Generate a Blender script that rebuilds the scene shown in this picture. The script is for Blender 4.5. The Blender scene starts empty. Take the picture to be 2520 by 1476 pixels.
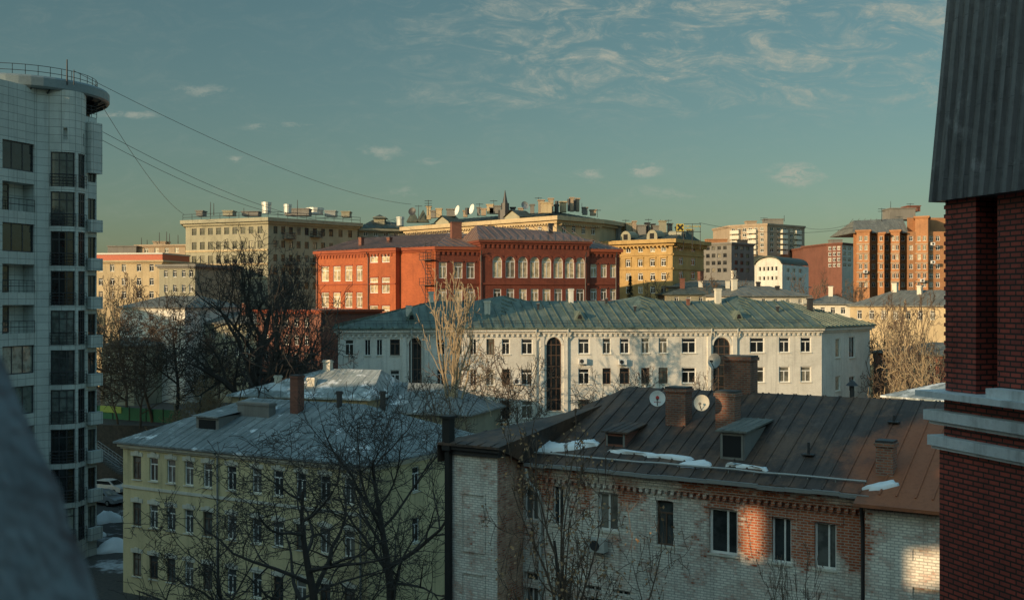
import bpy, math, random
from mathutils import Vector, Matrix
random.seed(11)
SC=bpy.context.scene; COL=SC.collection
F=2700.;CX=1260.;CY=738.;H=21.
def X(px,Y): return (px-CX)/F*Y
def Z(py,Y): return H+(CY-py)/F*Y
def P2(px,Y): return Vector((X(px,Y),Y))
def V(px,py,Y): return Vector((X(px,Y),Y,Z(py,Y)))
WO={}
# ------------------------------------------------------------------ mesh helpers
def IDM(x,y,z): return Vector((x,y,z))
class Fr:
    def __init__(s,p,d):
        s.p=Vector(p[:2]); s.d=Vector(d[:2]).normalized(); s.i=Vector((-s.d.y,s.d.x)); s.L=0
    def __call__(s,x,y,z):
        q=s.p+s.d*x+s.i*y
        return Vector((q.x,q.y,z))
    def s(s,px):
        r=(px-CX)/F
        return (r*s.p.y-s.p.x)/(s.d.x-r*s.d.y)
    def Y(s,px): return (s.p+s.d*s.s(px)).y
    @property
    def ang(s): return math.atan2(s.d.y,s.d.x)
class PathM:
    def __init__(s,pts):
        s.p=[Vector(p) for p in pts]; s.c=[0]
        for a,b in zip(s.p,s.p[1:]): s.c.append(s.c[-1]+(b-a).length)
        s.L=s.c[-1]
    def __call__(s,x,y,z):
        k=0
        while k<len(s.p)-2 and x>s.c[k+1]+1e-6: k+=1
        a,b=s.p[k],s.p[k+1]; d=(b-a).normalized(); q=a+d*(x-s.c[k])+Vector((-d.y,d.x))*y
        return Vector((q.x,q.y,z))
class MB:
    def __init__(s): s.v=[];s.f=[]
    def add(s,vs,fs):
        n=len(s.v); s.v+=[tuple(v) for v in vs]; s.f+=[tuple(i+n for i in f) for f in fs]
    def quad(s,*p): s.add(p,[tuple(range(len(p)))])
    def fbox(s,M,x0,x1,y0,y1,z0,z1):
        P=[M(x,y,z) for z in (z0,z1) for x,y in ((x0,y0),(x1,y0),(x1,y1),(x0,y1))]
        s.add(P,[(0,3,2,1),(4,5,6,7),(0,1,5,4),(1,2,6,5),(2,3,7,6),(3,0,4,7)])
    def box(s,x0,x1,y0,y1,z0,z1): s.fbox(IDM,x0,x1,y0,y1,z0,z1)
    def prism(s,poly,z0,z1):
        n=len(poly)
        s.add([(p[0],p[1],z0) for p in poly]+[(p[0],p[1],z1) for p in poly],
              [tuple(range(n-1,-1,-1)),tuple(range(n,2*n))]+[(i,(i+1)%n,n+(i+1)%n,n+i) for i in range(n)])
    def tube(s,pts,rs,n=6,cap=False):
        pts=[Vector(p) for p in pts]
        if not hasattr(rs,'__len__'): rs=[rs]*len(pts)
        base=len(s.v); m=len(pts)
        for i,p in enumerate(pts):
            t=(pts[min(i+1,m-1)]-pts[max(i-1,0)])
            if t.length<1e-9: t=Vector((0,0,1))
            t.normalize()
            a=t.cross(Vector((0,0,1)) if abs(t.z)<.9 else Vector((1,0,0))).normalized(); b=t.cross(a)
            for k in range(n):
                w=2*math.pi*k/n
                q=p+(a*math.cos(w)+b*math.sin(w))*rs[i]
                s.v.append((q.x,q.y,q.z))
        for i in range(m-1):
            for k in range(n):
                A=base+i*n+k;B=base+i*n+(k+1)%n
                s.f.append((A,B,B+n,A+n))
        if cap:
            s.f.append(tuple(base+k for k in range(n-1,-1,-1))); s.f.append(tuple(base+(m-1)*n+k for k in range(n)))
    def cyl(s,c,r,z0,z1,n=12,r1=None):
        s.tube([(c[0],c[1],z0),(c[0],c[1],z1)],[r,r if r1 is None else r1],n,True)
    def mesh(s,name,mat,uv=True,smooth=False,off=Vector((0,0,0))):
        me=bpy.data.meshes.new(name)
        me.from_pydata([(v[0]-off.x,v[1]-off.y,v[2]-off.z) for v in s.v],[],s.f)
        if mat: me.materials.append(mat)
        if uv:
            lay=me.uv_layers.new(name='uv').data
            for p in me.polygons:
                n=p.normal
                t=Vector((-n.y,n.x,0))
                if t.length<.02: t=Vector((1,0,0))
                t.normalize(); b=n.cross(t)
                for li in p.loop_indices:
                    c=Vector(s.v[me.loops[li].vertex_index]); lay[li].uv=(c.dot(t),c.dot(b))
        if smooth:
            for p in me.polygons: p.use_smooth=True
        return me
    def build(s,name,mat,parent=None,uv=True,smooth=False):
        xs=[v[0] for v in s.v];ys=[v[1] for v in s.v];zs=[v[2] for v in s.v]
        o=Vector(((min(xs)+max(xs))/2,(min(ys)+max(ys))/2,min(zs)))
        ob=bpy.data.objects.new(name,s.mesh(name,mat,uv,smooth,o)); COL.objects.link(ob)
        WO[ob]=o; ob.location=o
        if parent: ob.parent=parent; ob.location=o-WO[parent]
        return ob
def tag(o,label,cat,group=None):
    o['label']=label;o['category']=cat
    if group:o['group']=group
    return o
def thing(name,label,cat,loc,group=None):
    o=bpy.data.objects.new(name,None); COL.objects.link(o); loc=Vector(loc); o.location=loc; WO[o]=loc
    o.empty_display_size=.5
    return tag(o,label,cat,group)
def struct(o): o['kind']='structure'; return o
# ------------------------------------------------------------------ materials
def nmat(name):
    m=bpy.data.materials.new(name); m.use_nodes=True
    return m,m.node_tree,m.node_tree.nodes['Principled BSDF']
def N(nt,t,**k):
    n=nt.nodes.new(t)
    for a,b in k.items(): setattr(n,a,b)
    return n
def mixc(nt,fac,a,b,mode='MIX'):
    n=N(nt,'ShaderNodeMix',data_type='RGBA',blend_type=mode)
    for sock,val in ((n.inputs[0],fac),(n.inputs[6],a),(n.inputs[7],b)):
        if hasattr(val,'is_linked'): nt.links.new(val,sock)
        elif isinstance(val,(int,float)): sock.default_value=val
        else: sock.default_value=(*val[:3],1)
    return n.outputs[2]
def math_(nt,op,a,b=0.,clamp=False):
    n=N(nt,'ShaderNodeMath',operation=op,use_clamp=clamp)
    for i,v in enumerate((a,b)):
        if hasattr(v,'is_linked'): nt.links.new(v,n.inputs[i])
        else: n.inputs[i].default_value=v
    return n.outputs[0]
def ramp(nt,v,a,b,lo=0.,hi=1.):
    n=N(nt,'ShaderNodeMapRange',interpolation_type='SMOOTHSTEP')
    nt.links.new(v,n.inputs[0]); n.inputs[1].default_value=a;n.inputs[2].default_value=b;n.inputs[3].default_value=lo;n.inputs[4].default_value=hi
    return n.outputs[0]
def noise_(nt,vec,scale,detail=5,rough=.6,stretch=None):
    if stretch:
        mp=N(nt,'ShaderNodeVectorMath',operation='MULTIPLY'); nt.links.new(vec,mp.inputs[0]); mp.inputs[1].default_value=stretch; vec=mp.outputs[0]
    n=N(nt,'ShaderNodeTexNoise'); nt.links.new(vec,n.inputs['Vector']); n.inputs['Scale'].default_value=scale; n.inputs['Detail'].default_value=detail; n.inputs['Roughness'].default_value=rough
    return n.outputs[0]
def bump(nt,bs,h,st=.3,dist=.02):
    b=N(nt,'ShaderNodeBump'); b.inputs['Strength'].default_value=st; b.inputs['Distance'].default_value=dist
    nt.links.new(h,b.inputs['Height']); nt.links.new(b.outputs[0],bs.inputs['Normal'])
def weather(nt,pos,c,var,streak):
    """blotches, rain streaks and grain over colour socket/tuple c"""
    d=noise_(nt,pos,.35,6,.65); g=noise_(nt,pos,9,3,.7); st=noise_(nt,pos,1.,5,.7,(2.2,2.2,.12))
    c=mixc(nt,math_(nt,'MULTIPLY',ramp(nt,d,.35,.75),var),c,(.25,.25,.24),'MULTIPLY')
    c=mixc(nt,math_(nt,'MULTIPLY',ramp(nt,st,.48,.78),streak),c,(.2,.19,.18),'MULTIPLY')
    c=mixc(nt,math_(nt,'MULTIPLY',ramp(nt,g,.45,.7),var*.6),c,(.45,.45,.45),'MULTIPLY')
    return c,g
def plaster(name,c,var=.35,streak=.35,rough=.88,bp=.25,metal=0.):
    m,nt,bs=nmat(name); geo=N(nt,'ShaderNodeNewGeometry')
    col,g=weather(nt,geo.outputs['Position'],c,var,streak)
    nt.links.new(col,bs.inputs['Base Color']); bs.inputs['Roughness'].default_value=rough; bs.inputs['Metallic'].default_value=metal
    if bp: bump(nt,bs,g,bp,.03)
    return m
def brick(name,c1,c2,mortar,bw=.26,bh=.078,ms=.009,paint=None,patches=(),offset=.5,var=.3,streak=.25,rough=.85,bias=0.,keep=.62):
    m,nt,bs=nmat(name); uv=N(nt,'ShaderNodeUVMap'); geo=N(nt,'ShaderNodeNewGeometry'); pos=geo.outputs['Position']
    def tex(a,b_,c):
        b=N(nt,'ShaderNodeTexBrick'); nt.links.new(uv.outputs[0],b.inputs['Vector']); b.offset=offset
        b.inputs['Scale'].default_value=1; b.inputs['Brick Width'].default_value=bw; b.inputs['Row Height'].default_value=bh
        b.inputs['Mortar Size'].default_value=ms; b.inputs['Bias'].default_value=bias; b.inputs['Mortar Smooth'].default_value=.2
        b.inputs['Color1'].default_value=(*a,1);b.inputs['Color2'].default_value=(*b_,1);b.inputs['Mortar'].default_value=(*c,1)
        return b
    b=tex(c1,c2,mortar)
    col=b.outputs[0]
    if paint:
        n1=noise_(nt,pos,1.1,8,.72); n2=noise_(nt,pos,6,5,.7)
        s=math_(nt,'ADD',n1,math_(nt,'MULTIPLY',n2,.35))
        for (cx,cy,cz,r,amt) in patches:
            dn=N(nt,'ShaderNodeVectorMath',operation='DISTANCE'); nt.links.new(pos,dn.inputs[0]); dn.inputs[1].default_value=(cx,cy,cz)
            s=math_(nt,'ADD',s,ramp(nt,dn.outputs['Value'],r,0,0,amt))
        # single bricks lose their paint one by one
        b3=tex((.0,.0,.0),(1,1,1),(.5,.5,.5))
        s=math_(nt,'ADD',s,math_(nt,'MULTIPLY',math_(nt,'SUBTRACT',b3.outputs[0],.5),.13))
        mask=ramp(nt,s,keep+.16,keep+.28)
        b2=tex(paint,tuple(v*.86 for v in paint),tuple(v*.54 for v in paint))
        pc=mixc(nt,ramp(nt,s,keep+.0,keep+.2,0,.45),b2.outputs[0],b.outputs[0])
        col=mixc(nt,mask,pc,col)
    col,g=weather(nt,pos,col,var,streak)
    nt.links.new(col,bs.inputs['Base Color']); bs.inputs['Roughness'].default_value=rough
    bump(nt,bs,math_(nt,'ADD',math_(nt,'MULTIPLY',b.outputs['Fac'],-.8),math_(nt,'MULTIPLY',g,.5)),.5,.012)
    return m
def metalroof(name,c,c2,rough=.55,amt=.5,sc=.5,rust=None,snow=None):
    m,nt,bs=nmat(name); geo=N(nt,'ShaderNodeNewGeometry'); pos=geo.outputs['Position']; uv=N(nt,'ShaderNodeUVMap')
    b=N(nt,'ShaderNodeTexBrick'); nt.links.new(uv.outputs[0],b.inputs['Vector']); b.offset=.3
    for k,v in (('Scale',1),('Brick Width',.62),('Row Height',1.7),('Mortar Size',.008)): b.inputs[k].default_value=v
    b.inputs['Color1'].default_value=(*c,1); b.inputs['Color2'].default_value=(*[v*.68 for v in c],1); b.inputs['Mortar'].default_value=(*[v*.5 for v in c],1)
    a=noise_(nt,pos,sc,7,.7); g=noise_(nt,pos,7,4,.7); st=noise_(nt,uv.outputs[0],1.,5,.7,(4.,.35,1)); pt=noise_(nt,pos,1.7,6,.7)
    col=mixc(nt,math_(nt,'MULTIPLY',ramp(nt,a,.45,.62),amt),b.outputs[0],c2)
    col=mixc(nt,ramp(nt,st,.42,.7,0,.6),col,(.42,.4,.38),'MULTIPLY')
    col=mixc(nt,ramp(nt,pt,.55,.7,0,.35),col,tuple(min(1,v*2.2) for v in c))
    if rust:
        (rx,ry,rz,rr,rc)=rust
        dn=N(nt,'ShaderNodeVectorMath',operation='DISTANCE'); nt.links.new(pos,dn.inputs[0]); dn.inputs[1].default_value=(rx,ry,rz)
        k=math_(nt,'ADD',ramp(nt,dn.outputs['Value'],rr,rr*.25,0,.42),math_(nt,'ADD',math_(nt,'MULTIPLY',a,.5),math_(nt,'MULTIPLY',pt,.2)))
        col=mixc(nt,ramp(nt,k,.46,.74,0,.85),col,rc)
    col=mixc(nt,ramp(nt,g,.45,.75,0,.4),col,(.4,.38,.36),'MULTIPLY')
    if snow:
        k=math_(nt,'ADD',noise_(nt,pos,.45,6,.62),math_(nt,'MULTIPLY',g,.12))
        col=mixc(nt,ramp(nt,k,snow,snow+.06,0,.9),col,(.74,.77,.78))
    nt.links.new(col,bs.inputs['Base Color']); bs.inputs['Roughness'].default_value=rough; bs.inputs['Specular IOR Level'].default_value=.3
    bump(nt,bs,math_(nt,'ADD',a,math_(nt,'MULTIPLY',g,.3)),.4,.05)
    return m
def plain(name,c,rough=.6,metal=0.,var=.2):
    m,nt,bs=nmat(name); geo=N(nt,'ShaderNodeNewGeometry'); g=noise_(nt,geo.outputs['Position'],5,4,.65)
    nt.links.new(mixc(nt,ramp(nt,g,.35,.7,0,var),c,tuple(v*.35 for v in c)),bs.inputs['Base Color'])
    bs.inputs['Roughness'].default_value=rough; bs.inputs['Metallic'].default_value=metal
    return m
def panes(name,stops,rough=.06):
    m,nt,bs=nmat(name); oi=N(nt,'ShaderNodeObjectInfo'); cr=N(nt,'ShaderNodeValToRGB'); cr.color_ramp.interpolation='CONSTANT'
    el=cr.color_ramp.elements
    while len(el)<len(stops): el.new(.5)
    for e,(p,c) in zip(el,stops): e.position=p; e.color=(*c,1)
    nt.links.new(oi.outputs['Random'],cr.inputs[0])
    geo=N(nt,'ShaderNodeNewGeometry'); g=noise_(nt,geo.outputs['Position'],1.6,3,.6)
    nt.links.new(mixc(nt,ramp(nt,g,.4,.65,0,.7),cr.outputs[0],(.25,.25,.25),'MULTIPLY'),bs.inputs['Base Color'])
    bs.inputs['Roughness'].default_value=rough; bs.inputs['Specular IOR Level'].default_value=.6
    bump(nt,bs,g,.06,.05)
    return m
MT={}
MT['tile']=brick('tower_cladding',(.6,.63,.58),(.53,.56,.52),(.25,.27,.25),.9,.62,.022,offset=0,var=.25,streak=.35,rough=.6)
MT['yellow']=plaster('yellow_stucco',(.72,.6,.34),.35,.45)
MT['pale_trim']=plaster('pale_trim_stucco',(.7,.66,.55),.25,.3)
MT['white']=brick('white_painted_masonry',(.85,.82,.74),(.78,.75,.67),(.64,.61,.54),.26,.1,.012,var=.3,streak=.4)
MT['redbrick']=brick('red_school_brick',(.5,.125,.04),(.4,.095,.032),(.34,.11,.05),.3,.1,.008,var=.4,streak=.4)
MT['reddark']=brick('shaded_red_school_brick',(.25,.054,.027),(.19,.042,.024),(.16,.055,.033),.3,.1,.008,var=.4,streak=.4)  # same brick darkened in colour to stand in for shade on the right facade
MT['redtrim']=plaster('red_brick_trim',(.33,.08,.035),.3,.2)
MT['redtrimdark']=plaster('shaded_red_trim',(.2,.05,.028),.3,.2)  # trim copy darkened to match, shade put into its colour
MT['pillarbrick']=brick('dark_red_brick',(.48,.085,.055),(.3,.058,.042),(.04,.024,.02),.26,.092,.018,var=.45,streak=.3,rough=.65)
MT['cream']=plaster('cream_stucco',(.55,.43,.26),.35,.4)
MT['cream_dim']=plaster('dull_cream_stucco',(.34,.32,.23),.35,.4)
MT['ochre']=plaster('ochre_stucco',(.5,.33,.13),.4,.4)
MT['beige']=plaster('beige_concrete',(.4,.31,.22),.3,.35)
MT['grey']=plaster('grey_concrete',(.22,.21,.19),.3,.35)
MT['orange']=brick('orange_brick',(.48,.23,.1),(.4,.18,.08),(.36,.2,.11),.3,.1,.008,var=.3,streak=.3)
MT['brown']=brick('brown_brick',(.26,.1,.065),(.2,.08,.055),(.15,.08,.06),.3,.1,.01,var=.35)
MT['chimbrick']=brick('chimney_brick',(.42,.14,.075),(.22,.08,.055),(.28,.22,.17),.26,.095,.02,var=.5,streak=.5)
MT['r_teal']=metalroof('teal_sheet_roof',(.125,.17,.138),(.23,.25,.19),.5,.5)
MT['r_blue']=metalroof('blue_grey_sheet_roof',(.29,.32,.32),(.17,.2,.2),.6,.75,.7,None,.67)
MT['r_pale']=metalroof('pale_sheet_roof',(.42,.46,.45),(.25,.3,.3),.55,.8,.8,None,.57)
MT['r_rust']=metalroof('reddish_sheet_roof',(.24,.15,.12),(.16,.12,.11),.5,.6)
MT['r_grey']=metalroof('grey_sheet_roof',(.22,.22,.19),(.14,.15,.14),.6,.6)
MT['r_green']=metalroof('dark_green_sheet_roof',(.09,.11,.09),(.15,.145,.11),.6,.5)
MT['corr']=metalroof('dark_corrugated_metal',(.19,.195,.2),(.12,.125,.13),.4,.6)
MT['fwhite']=plain('white_frame',(.82,.81,.77),.5)
MT['fdark']=plain('dark_frame',(.045,.047,.05),.45)
MT['fbrown']=plain('brown_frame',(.12,.07,.045),.6)
MT['pane']=panes('window_pane',[(0,(.012,.016,.018)),(.35,(.03,.034,.035)),(.6,(.06,.06,.05)),(.8,(.2,.19,.15)),(.92,(.4,.36,.27))])
MT['panenear']=panes('near_window_pane',[(0,(.04,.048,.05)),(.3,(.13,.14,.13)),(.55,(.07,.08,.08)),(.75,(.22,.21,.18))],.04)
MT['panewarm']=panes('curtained_pane',[(0,(.62,.48,.3)),(.3,(.5,.4,.27)),(.5,(.25,.2,.15)),(.65,(.7,.55,.35)),(.9,(.1,.08,.06))],.12)
MT['panetower']=panes('tower_pane',[(0,(.02,.026,.026)),(.45,(.07,.085,.08)),(.72,(.16,.19,.17)),(.9,(.3,.33,.28))],.04)
MT['dark']=plain('dark_opening',(.012,.012,.013),.9)
MT['mdark']=plain('dark_metal',(.04,.04,.042),.5)
MT['mgrey']=plain('grey_metal',(.32,.33,.32),.4,.3)
MT['mpale']=plain('pale_metal',(.55,.56,.52),.4,.2)
MT['steelblue']=plain('canopy_metal',(.22,.27,.28),.5,.2)
MT['stone']=plaster('pale_ledge_stone',(.7,.74,.74),.4,.5)
MT['snow']=plain('snow',(.84,.87,.88),.7,0,.08)
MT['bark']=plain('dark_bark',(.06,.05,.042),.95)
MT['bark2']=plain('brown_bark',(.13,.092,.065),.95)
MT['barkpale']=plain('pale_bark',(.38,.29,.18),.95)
MT['leafdry']=plain('dry_leaves',(.4,.24,.12),.95)
MT['fir']=plain('fir_needles',(.03,.05,.03),.95)
MT['rough']=plaster('rough_grey_plaster',(.5,.6,.6),.6,.1,bp=.8)
MT['green']=plain('green_fence_paint',(.05,.2,.1),.6)
MT['signyellow']=plain('yellow_sign_face',(.55,.4,.06),.5,0,.05)
MT['black']=plain('black_paint',(.016,.016,.016),.6)
MT['red']=plain('red_paint',(.5,.04,.03),.5)
MT['redband']=plain('red_roof_band',(.5,.11,.05),.6)
MT['car']=plain('silver_car_paint',(.4,.43,.45),.25,.3,.05)
MT['rubber']=plain('rubber',(.015,.015,.015),.8)
# ------------------------------------------------------------------ windows / walls
WC={}
def winmesh(w,h,style,mf,mp):
    k=(round(w,2),round(h,2),style,mf,mp)
    if k in WC: return WC[k]
    fb=MB(); pb=MB(); fw=min(.09,w*.09); y0,y1=.1,.17
    if style in('arch','stair'):
        r=w/2; hz=h-r; n=10
        out=[(r*math.cos(math.pi*i/n),hz+r*math.sin(math.pi*i/n)) for i in range(n+1)]
        inn=[((r-fw)*math.cos(math.pi*i/n),hz+(r-fw)*math.sin(math.pi*i/n)) for i in range(n+1)]
        for i in range(n):
            a,b,c,d=out[i],out[i+1],inn[i+1],inn[i]
            fb.add([(p[0],y,p[1]) for y in (y0,y1) for p in (a,b,c,d)],[(0,1,2,3),(2,3,7,6),(0,1,5,4)])
        fb.box(-w/2,-w/2+fw,y0,y1,0,hz); fb.box(w/2-fw,w/2,y0,y1,0,hz); fb.box(-w/2+fw,w/2-fw,y0,y1,0,fw)
        fb.box(-w/2+fw,w/2-fw,y0+.01,y1,hz-fw/2,hz+fw/2)
        if style=='arch': fb.box(-fw/2,fw/2,y0+.005,y1-.005,fw,hz-fw/2)
        else:
            for q in (-.17,.17): fb.box(w*q-fw*.3,w*q+fw*.3,y0+.005,y1-.005,fw,hz+r*.8)
            z=1.1
            while z<hz-.5: fb.box(-w/2+fw,w/2-fw,y0+.012,y1-.01,z-.03,z+.03); z+=1.1
        pb.quad(*[(p[0],.14,p[1]) for p in [(-w/2,0),(w/2,0)]+out])
    else:
        fb.box(-w/2,-w/2+fw,y0,y1,0,h); fb.box(w/2-fw,w/2,y0,y1,0,h); fb.box(-w/2+fw,w/2-fw,y0,y1,0,fw); fb.box(-w/2+fw,w/2-fw,y0,y1,h-fw,h)
        zt=h*.72 if style in('two','threeT') else None
        if zt: fb.box(-w/2+fw,w/2-fw,y0+.005,y1-.005,zt-fw/2,zt+fw/2)
        top=zt-fw/2 if zt else h-fw
        for q in {'one':[], 'two':[0.],'pair':[0.],'side':[.12],'three':[-.17,.17],'threeT':[-.17,.17]}.get(style,[]):
            fb.box(w*q-fw*.45,w*q+fw*.45,y0+.008,y1-.008,fw,top)
        pb.quad((-w/2,.14,0),(w/2,.14,0),(w/2,.14,h),(-w/2,.14,h))
    WC[k]=(fb.mesh('window',MT[mf],False),pb.mesh('pane',MT[mp],False))
    return WC[k]
SILL={}
def window(parent,fr,s,z,w,h,style='two',mf='fwhite',mp='pane',y=0.,sill=None):
    fm,pm=winmesh(w,h,style,mf,mp)
    o=bpy.data.objects.new('window',fm); COL.objects.link(o); o.parent=parent
    q=fr(s,y,z); WO[o]=q; o.location=q-WO[parent]; o.rotation_euler=(0,0,fr.ang)
    p=bpy.data.objects.new('pane',pm); COL.objects.link(p); p.parent=o
    if sill:
        k=(round(w,2),sill)
        if k not in SILL:
            b=MB(); b.box(-w/2-.06,w/2+.06,-.09,.096,-.07,-.002); SILL[k]=b.mesh('sill',MT[sill],False)
        c=bpy.data.objects.new('sill',SILL[k]); COL.objects.link(c); c.parent=o
    return o
def wall(mb,M,s0,s1,z0,z1,ops,depth=.17,brk=()):
    S=sorted({round(v,4) for v in [s0,s1,*brk]+[o[0] for o in ops]+[o[1] for o in ops] if s0-1e-6<=v<=s1+1e-6})
    Q=sorted({round(v,4) for v in [z0,z1]+[o[2] for o in ops]+[o[3] for o in ops] if z0-1e-6<=v<=z1+1e-6})
    for a,b in zip(S,S[1:]):
        if b-a<2e-4: continue
        sm=(a+b)/2
        runs=[];cur=None
        for c,d in zip(Q,Q[1:]):
            zm=(c+d)/2
            if any(o[0]<sm<o[1] and o[2]<zm<o[3] for o in ops): cur=None
            elif cur: cur[1]=d
            else: cur=[c,d]; runs.append(cur)
        for c,d in runs: mb.quad(M(a,0,c),M(b,0,c),M(b,0,d),M(a,0,d))
    for o in ops:
        a,b,c,d=o[:4]; dp=o[5] if len(o)>5 else depth
        bk=[a]+[v for v in brk if a<v<b]+[b]
        arch=len(o)>4 and o[4] in('arch','stair')
        zt=d-(b-a)/2 if arch else d
        mb.quad(M(a,0,c),M(a,dp,c),M(a,dp,zt),M(a,0,zt)); mb.quad(M(b,dp,c),M(b,0,c),M(b,0,zt),M(b,dp,zt))
        for e,f in zip(bk,bk[1:]):
            mb.quad(M(e,0,c),M(f,0,c),M(f,dp,c),M(e,dp,c))
            if not arch: mb.quad(M(e,dp,d),M(f,dp,d),M(f,0,d),M(e,0,d))
        if arch:
            r=(b-a)/2; n=10; cx=(a+b)/2
            A=[(cx-r*math.cos(math.pi*i/n),zt+r*math.sin(math.pi*i/n)) for i in range(n+1)]
            for p,q in zip(A,A[1:]):
                mb.quad(M(p[0],0,p[1]),M(q[0],0,q[1]),M(q[0],0,d),M(p[0],0,d))
                mb.quad(M(p[0],0,p[1]),M(p[0],dp,p[1]),M(q[0],dp,q[1]),M(q[0],0,q[1]))
def grid(fr,pxs,wpx,rows,pref,style='two'):
    """windows on a facade: columns from picture bearings, rows from heights read at one reference column"""
    Yr=fr.Y(pref); out=[]
    for px in pxs:
        s=fr.s(px); w=round(abs(fr.s(px+wpx/2)-fr.s(px-wpx/2))*20)/20
        for a,b in rows:
            z1=Z(a,Yr);z0=Z(b,Yr); out.append((s,z0,w,round((z1-z0)*20)/20,style))
    return out
def edges(pts):
    fs=[]
    for a,b in zip(pts,pts[1:]+pts[:1]):
        f=Fr(a,b-a); f.L=(b-a).length; fs.append(f)
    return fs
def shell(t,pts,z0,z1,mat,wins,mf='fwhite',mp='pane',sill=None,cap=None,depth=.17,alt={}):
    """walls with real openings plus a window part in each; alt gives single edges another material"""
    mb=MB(); fs=edges(pts)
    for i,f in enumerate(fs):
        ws=[w for w in wins.get(i,[]) if w[0]-w[2]/2>.05 and w[0]+w[2]/2<f.L-.05 and w[1]>z0+.05 and w[1]+w[3]<z1-.02]
        ops=[(w[0]-w[2]/2,w[0]+w[2]/2,w[1],w[1]+w[3],w[4]) for w in ws]
        m_=MB() if i in alt else mb
        wall(m_,f,0,f.L,z0,z1,ops,depth)
        if i in alt: m_.build('wall',MT[alt[i]],t)
        for w in ws:
            window(t,f,w[0],w[1],w[2],w[3],w[4],w[5] if len(w)>5 else mf,w[6] if len(w)>6 else mp,0,sill)
    o=mb.build('wall',MT[mat],t)
    if cap:
        c=MB(); c.quad(*[(p.x,p.y,z1-.01) for p in pts]); c.build('roof',MT[cap],t)
    return o,fs
def inset(pts,o):
    n=len(pts); out=[]
    for i in range(n):
        a,b,c=pts[i-1],pts[i],pts[(i+1)%n]
        d1=(b-a).normalized();d2=(c-b).normalized(); n1=Vector((d1.y,-d1.x));n2=Vector((d2.y,-d2.x))
        k=max(.35,1+n1.dot(n2)); out.append(b+(n1+n2)*(o/k))
    return out
def cornice(t,pts,z0,z1,pr,mat,name='cornice'):
    """stepped moulding running round the top of the walls"""
    mb=MB(); steps=((pr*.45,z0,z0+(z1-z0)*.4),(pr,z0+(z1-z0)*.4,z1))
    for o,a,b in steps:
        A=inset(pts,o); n=len(A)
        B=inset(pts,-.25)
        for i in range(n):
            j=(i+1)%n
            mb.quad(*[Vector((*A[i],a)),Vector((*A[j],a)),Vector((*A[j],b)),Vector((*A[i],b))])
            mb.quad(*[Vector((*B[i],a)),Vector((*B[j],a)),Vector((*A[j],a)),Vector((*A[i],a))])
            mb.quad(*[Vector((*A[i],b)),Vector((*A[j],b)),Vector((*B[j],b)),Vector((*B[i],b))])
    return mb.build(name,MT[mat],t)
def dentils(t,f,x0,x1,st,w,y0,z0,z1,mat):
    m=MB(); x=x0
    while x<x1-w: m.fbox(f,x,x+w,y0,-.003,z0,z1); x+=st
    m.build('dentil_course',MT[mat],t)
def ribs(mb,poly,sp,w=.035,h=.05):
    a,b=poly[0],poly[1]; u=(b-a).normalized(); n=u.cross(poly[-1]-a).normalized(); v=n.cross(u)
    q=[((p-a).dot(u),(p-a).dot(v)) for p in poly]; lo=min(p[0] for p in q); hi=max(p[0] for p in q)
    x=lo+sp*.5
    while x<hi:
        vs=[]
        for (x0,y0),(x1,y1) in zip(q,q[1:]+q[:1]):
            if (x0-x)*(x1-x)<0: vs.append(y0+(y1-y0)*(x-x0)/(x1-x0))
        if len(vs)==2 and abs(vs[0]-vs[1])>.2:
            A,B=min(vs),max(vs)
            P=[a+u*(x+dx)+v*y+n*dz for dz in (.0,h) for dx,y in ((-w,A),(w,A),(w,B),(-w,B))]
            mb.add(P,[(4,5,6,7),(0,1,5,4),(1,2,6,5),(2,3,7,6),(3,0,4,7)])
        x+=sp*(1+random.uniform(-.12,.12))
def hip4(mb,a,b,c,d,r1,r2,sp=0,th=.14,rh=.05):
    for poly in ([a,b,r2,r1],[b,c,r2],[c,d,r1,r2],[d,a,r1]):
        mb.quad(*poly)
        if sp: ribs(mb,poly,sp,.03,rh)
    D=Vector((0,0,th))
    for p,q in ((a,b),(b,c),(c,d),(d,a)): mb.quad(p-D,q-D,q,p)
    mb.quad(d-D,c-D,b-D,a-D)
def hipfr(mb,fr,x0,x1,y0,y1,z,zr,h0,h1,sp=0,th=.14,rh=.05):
    ym=(y0+y1)/2
    hip4(mb,fr(x0,y0,z),fr(x1,y0,z),fr(x1,y1,z),fr(x0,y1,z),fr(x0+h0,ym,zr),fr(x1-h1,ym,zr),sp,th,rh)
def chimney(t,fr,x,y,w,d,z0,z1,mat='chimbrick',capmat='mdark'):
    m=MB(); m.fbox(fr,x-w/2,x+w/2,y-d/2,y+d/2,z0,z1-.22); m.fbox(fr,x-w/2-.06,x+w/2+.06,y-d/2-.06,y+d/2+.06,z1-.22,z1-.08)
    c=m.build('chimney',MT[mat],t)
    m=MB(); m.fbox(fr,x-w/2-.02,x+w/2+.02,y-d/2-.02,y+d/2+.02,z1-.08,z1); m.build('chimney_cap',MT[capmat],c)
    return c
def railing(m,pts,h,r=.02,post=1.2,mid=2):
    for a,b in zip(pts,pts[1:]):
        a=Vector(a);b=Vector(b); U=Vector((0,0,1))
        for k in range(1,mid+1): m.tube([a+U*h*k/mid,b+U*h*k/mid],r,4)
        n=max(1,int((b-a).length/post))
        for i in range(n+1):
            q=a.lerp(b,i/n); m.tube([q,q+U*h],r,4)
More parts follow.
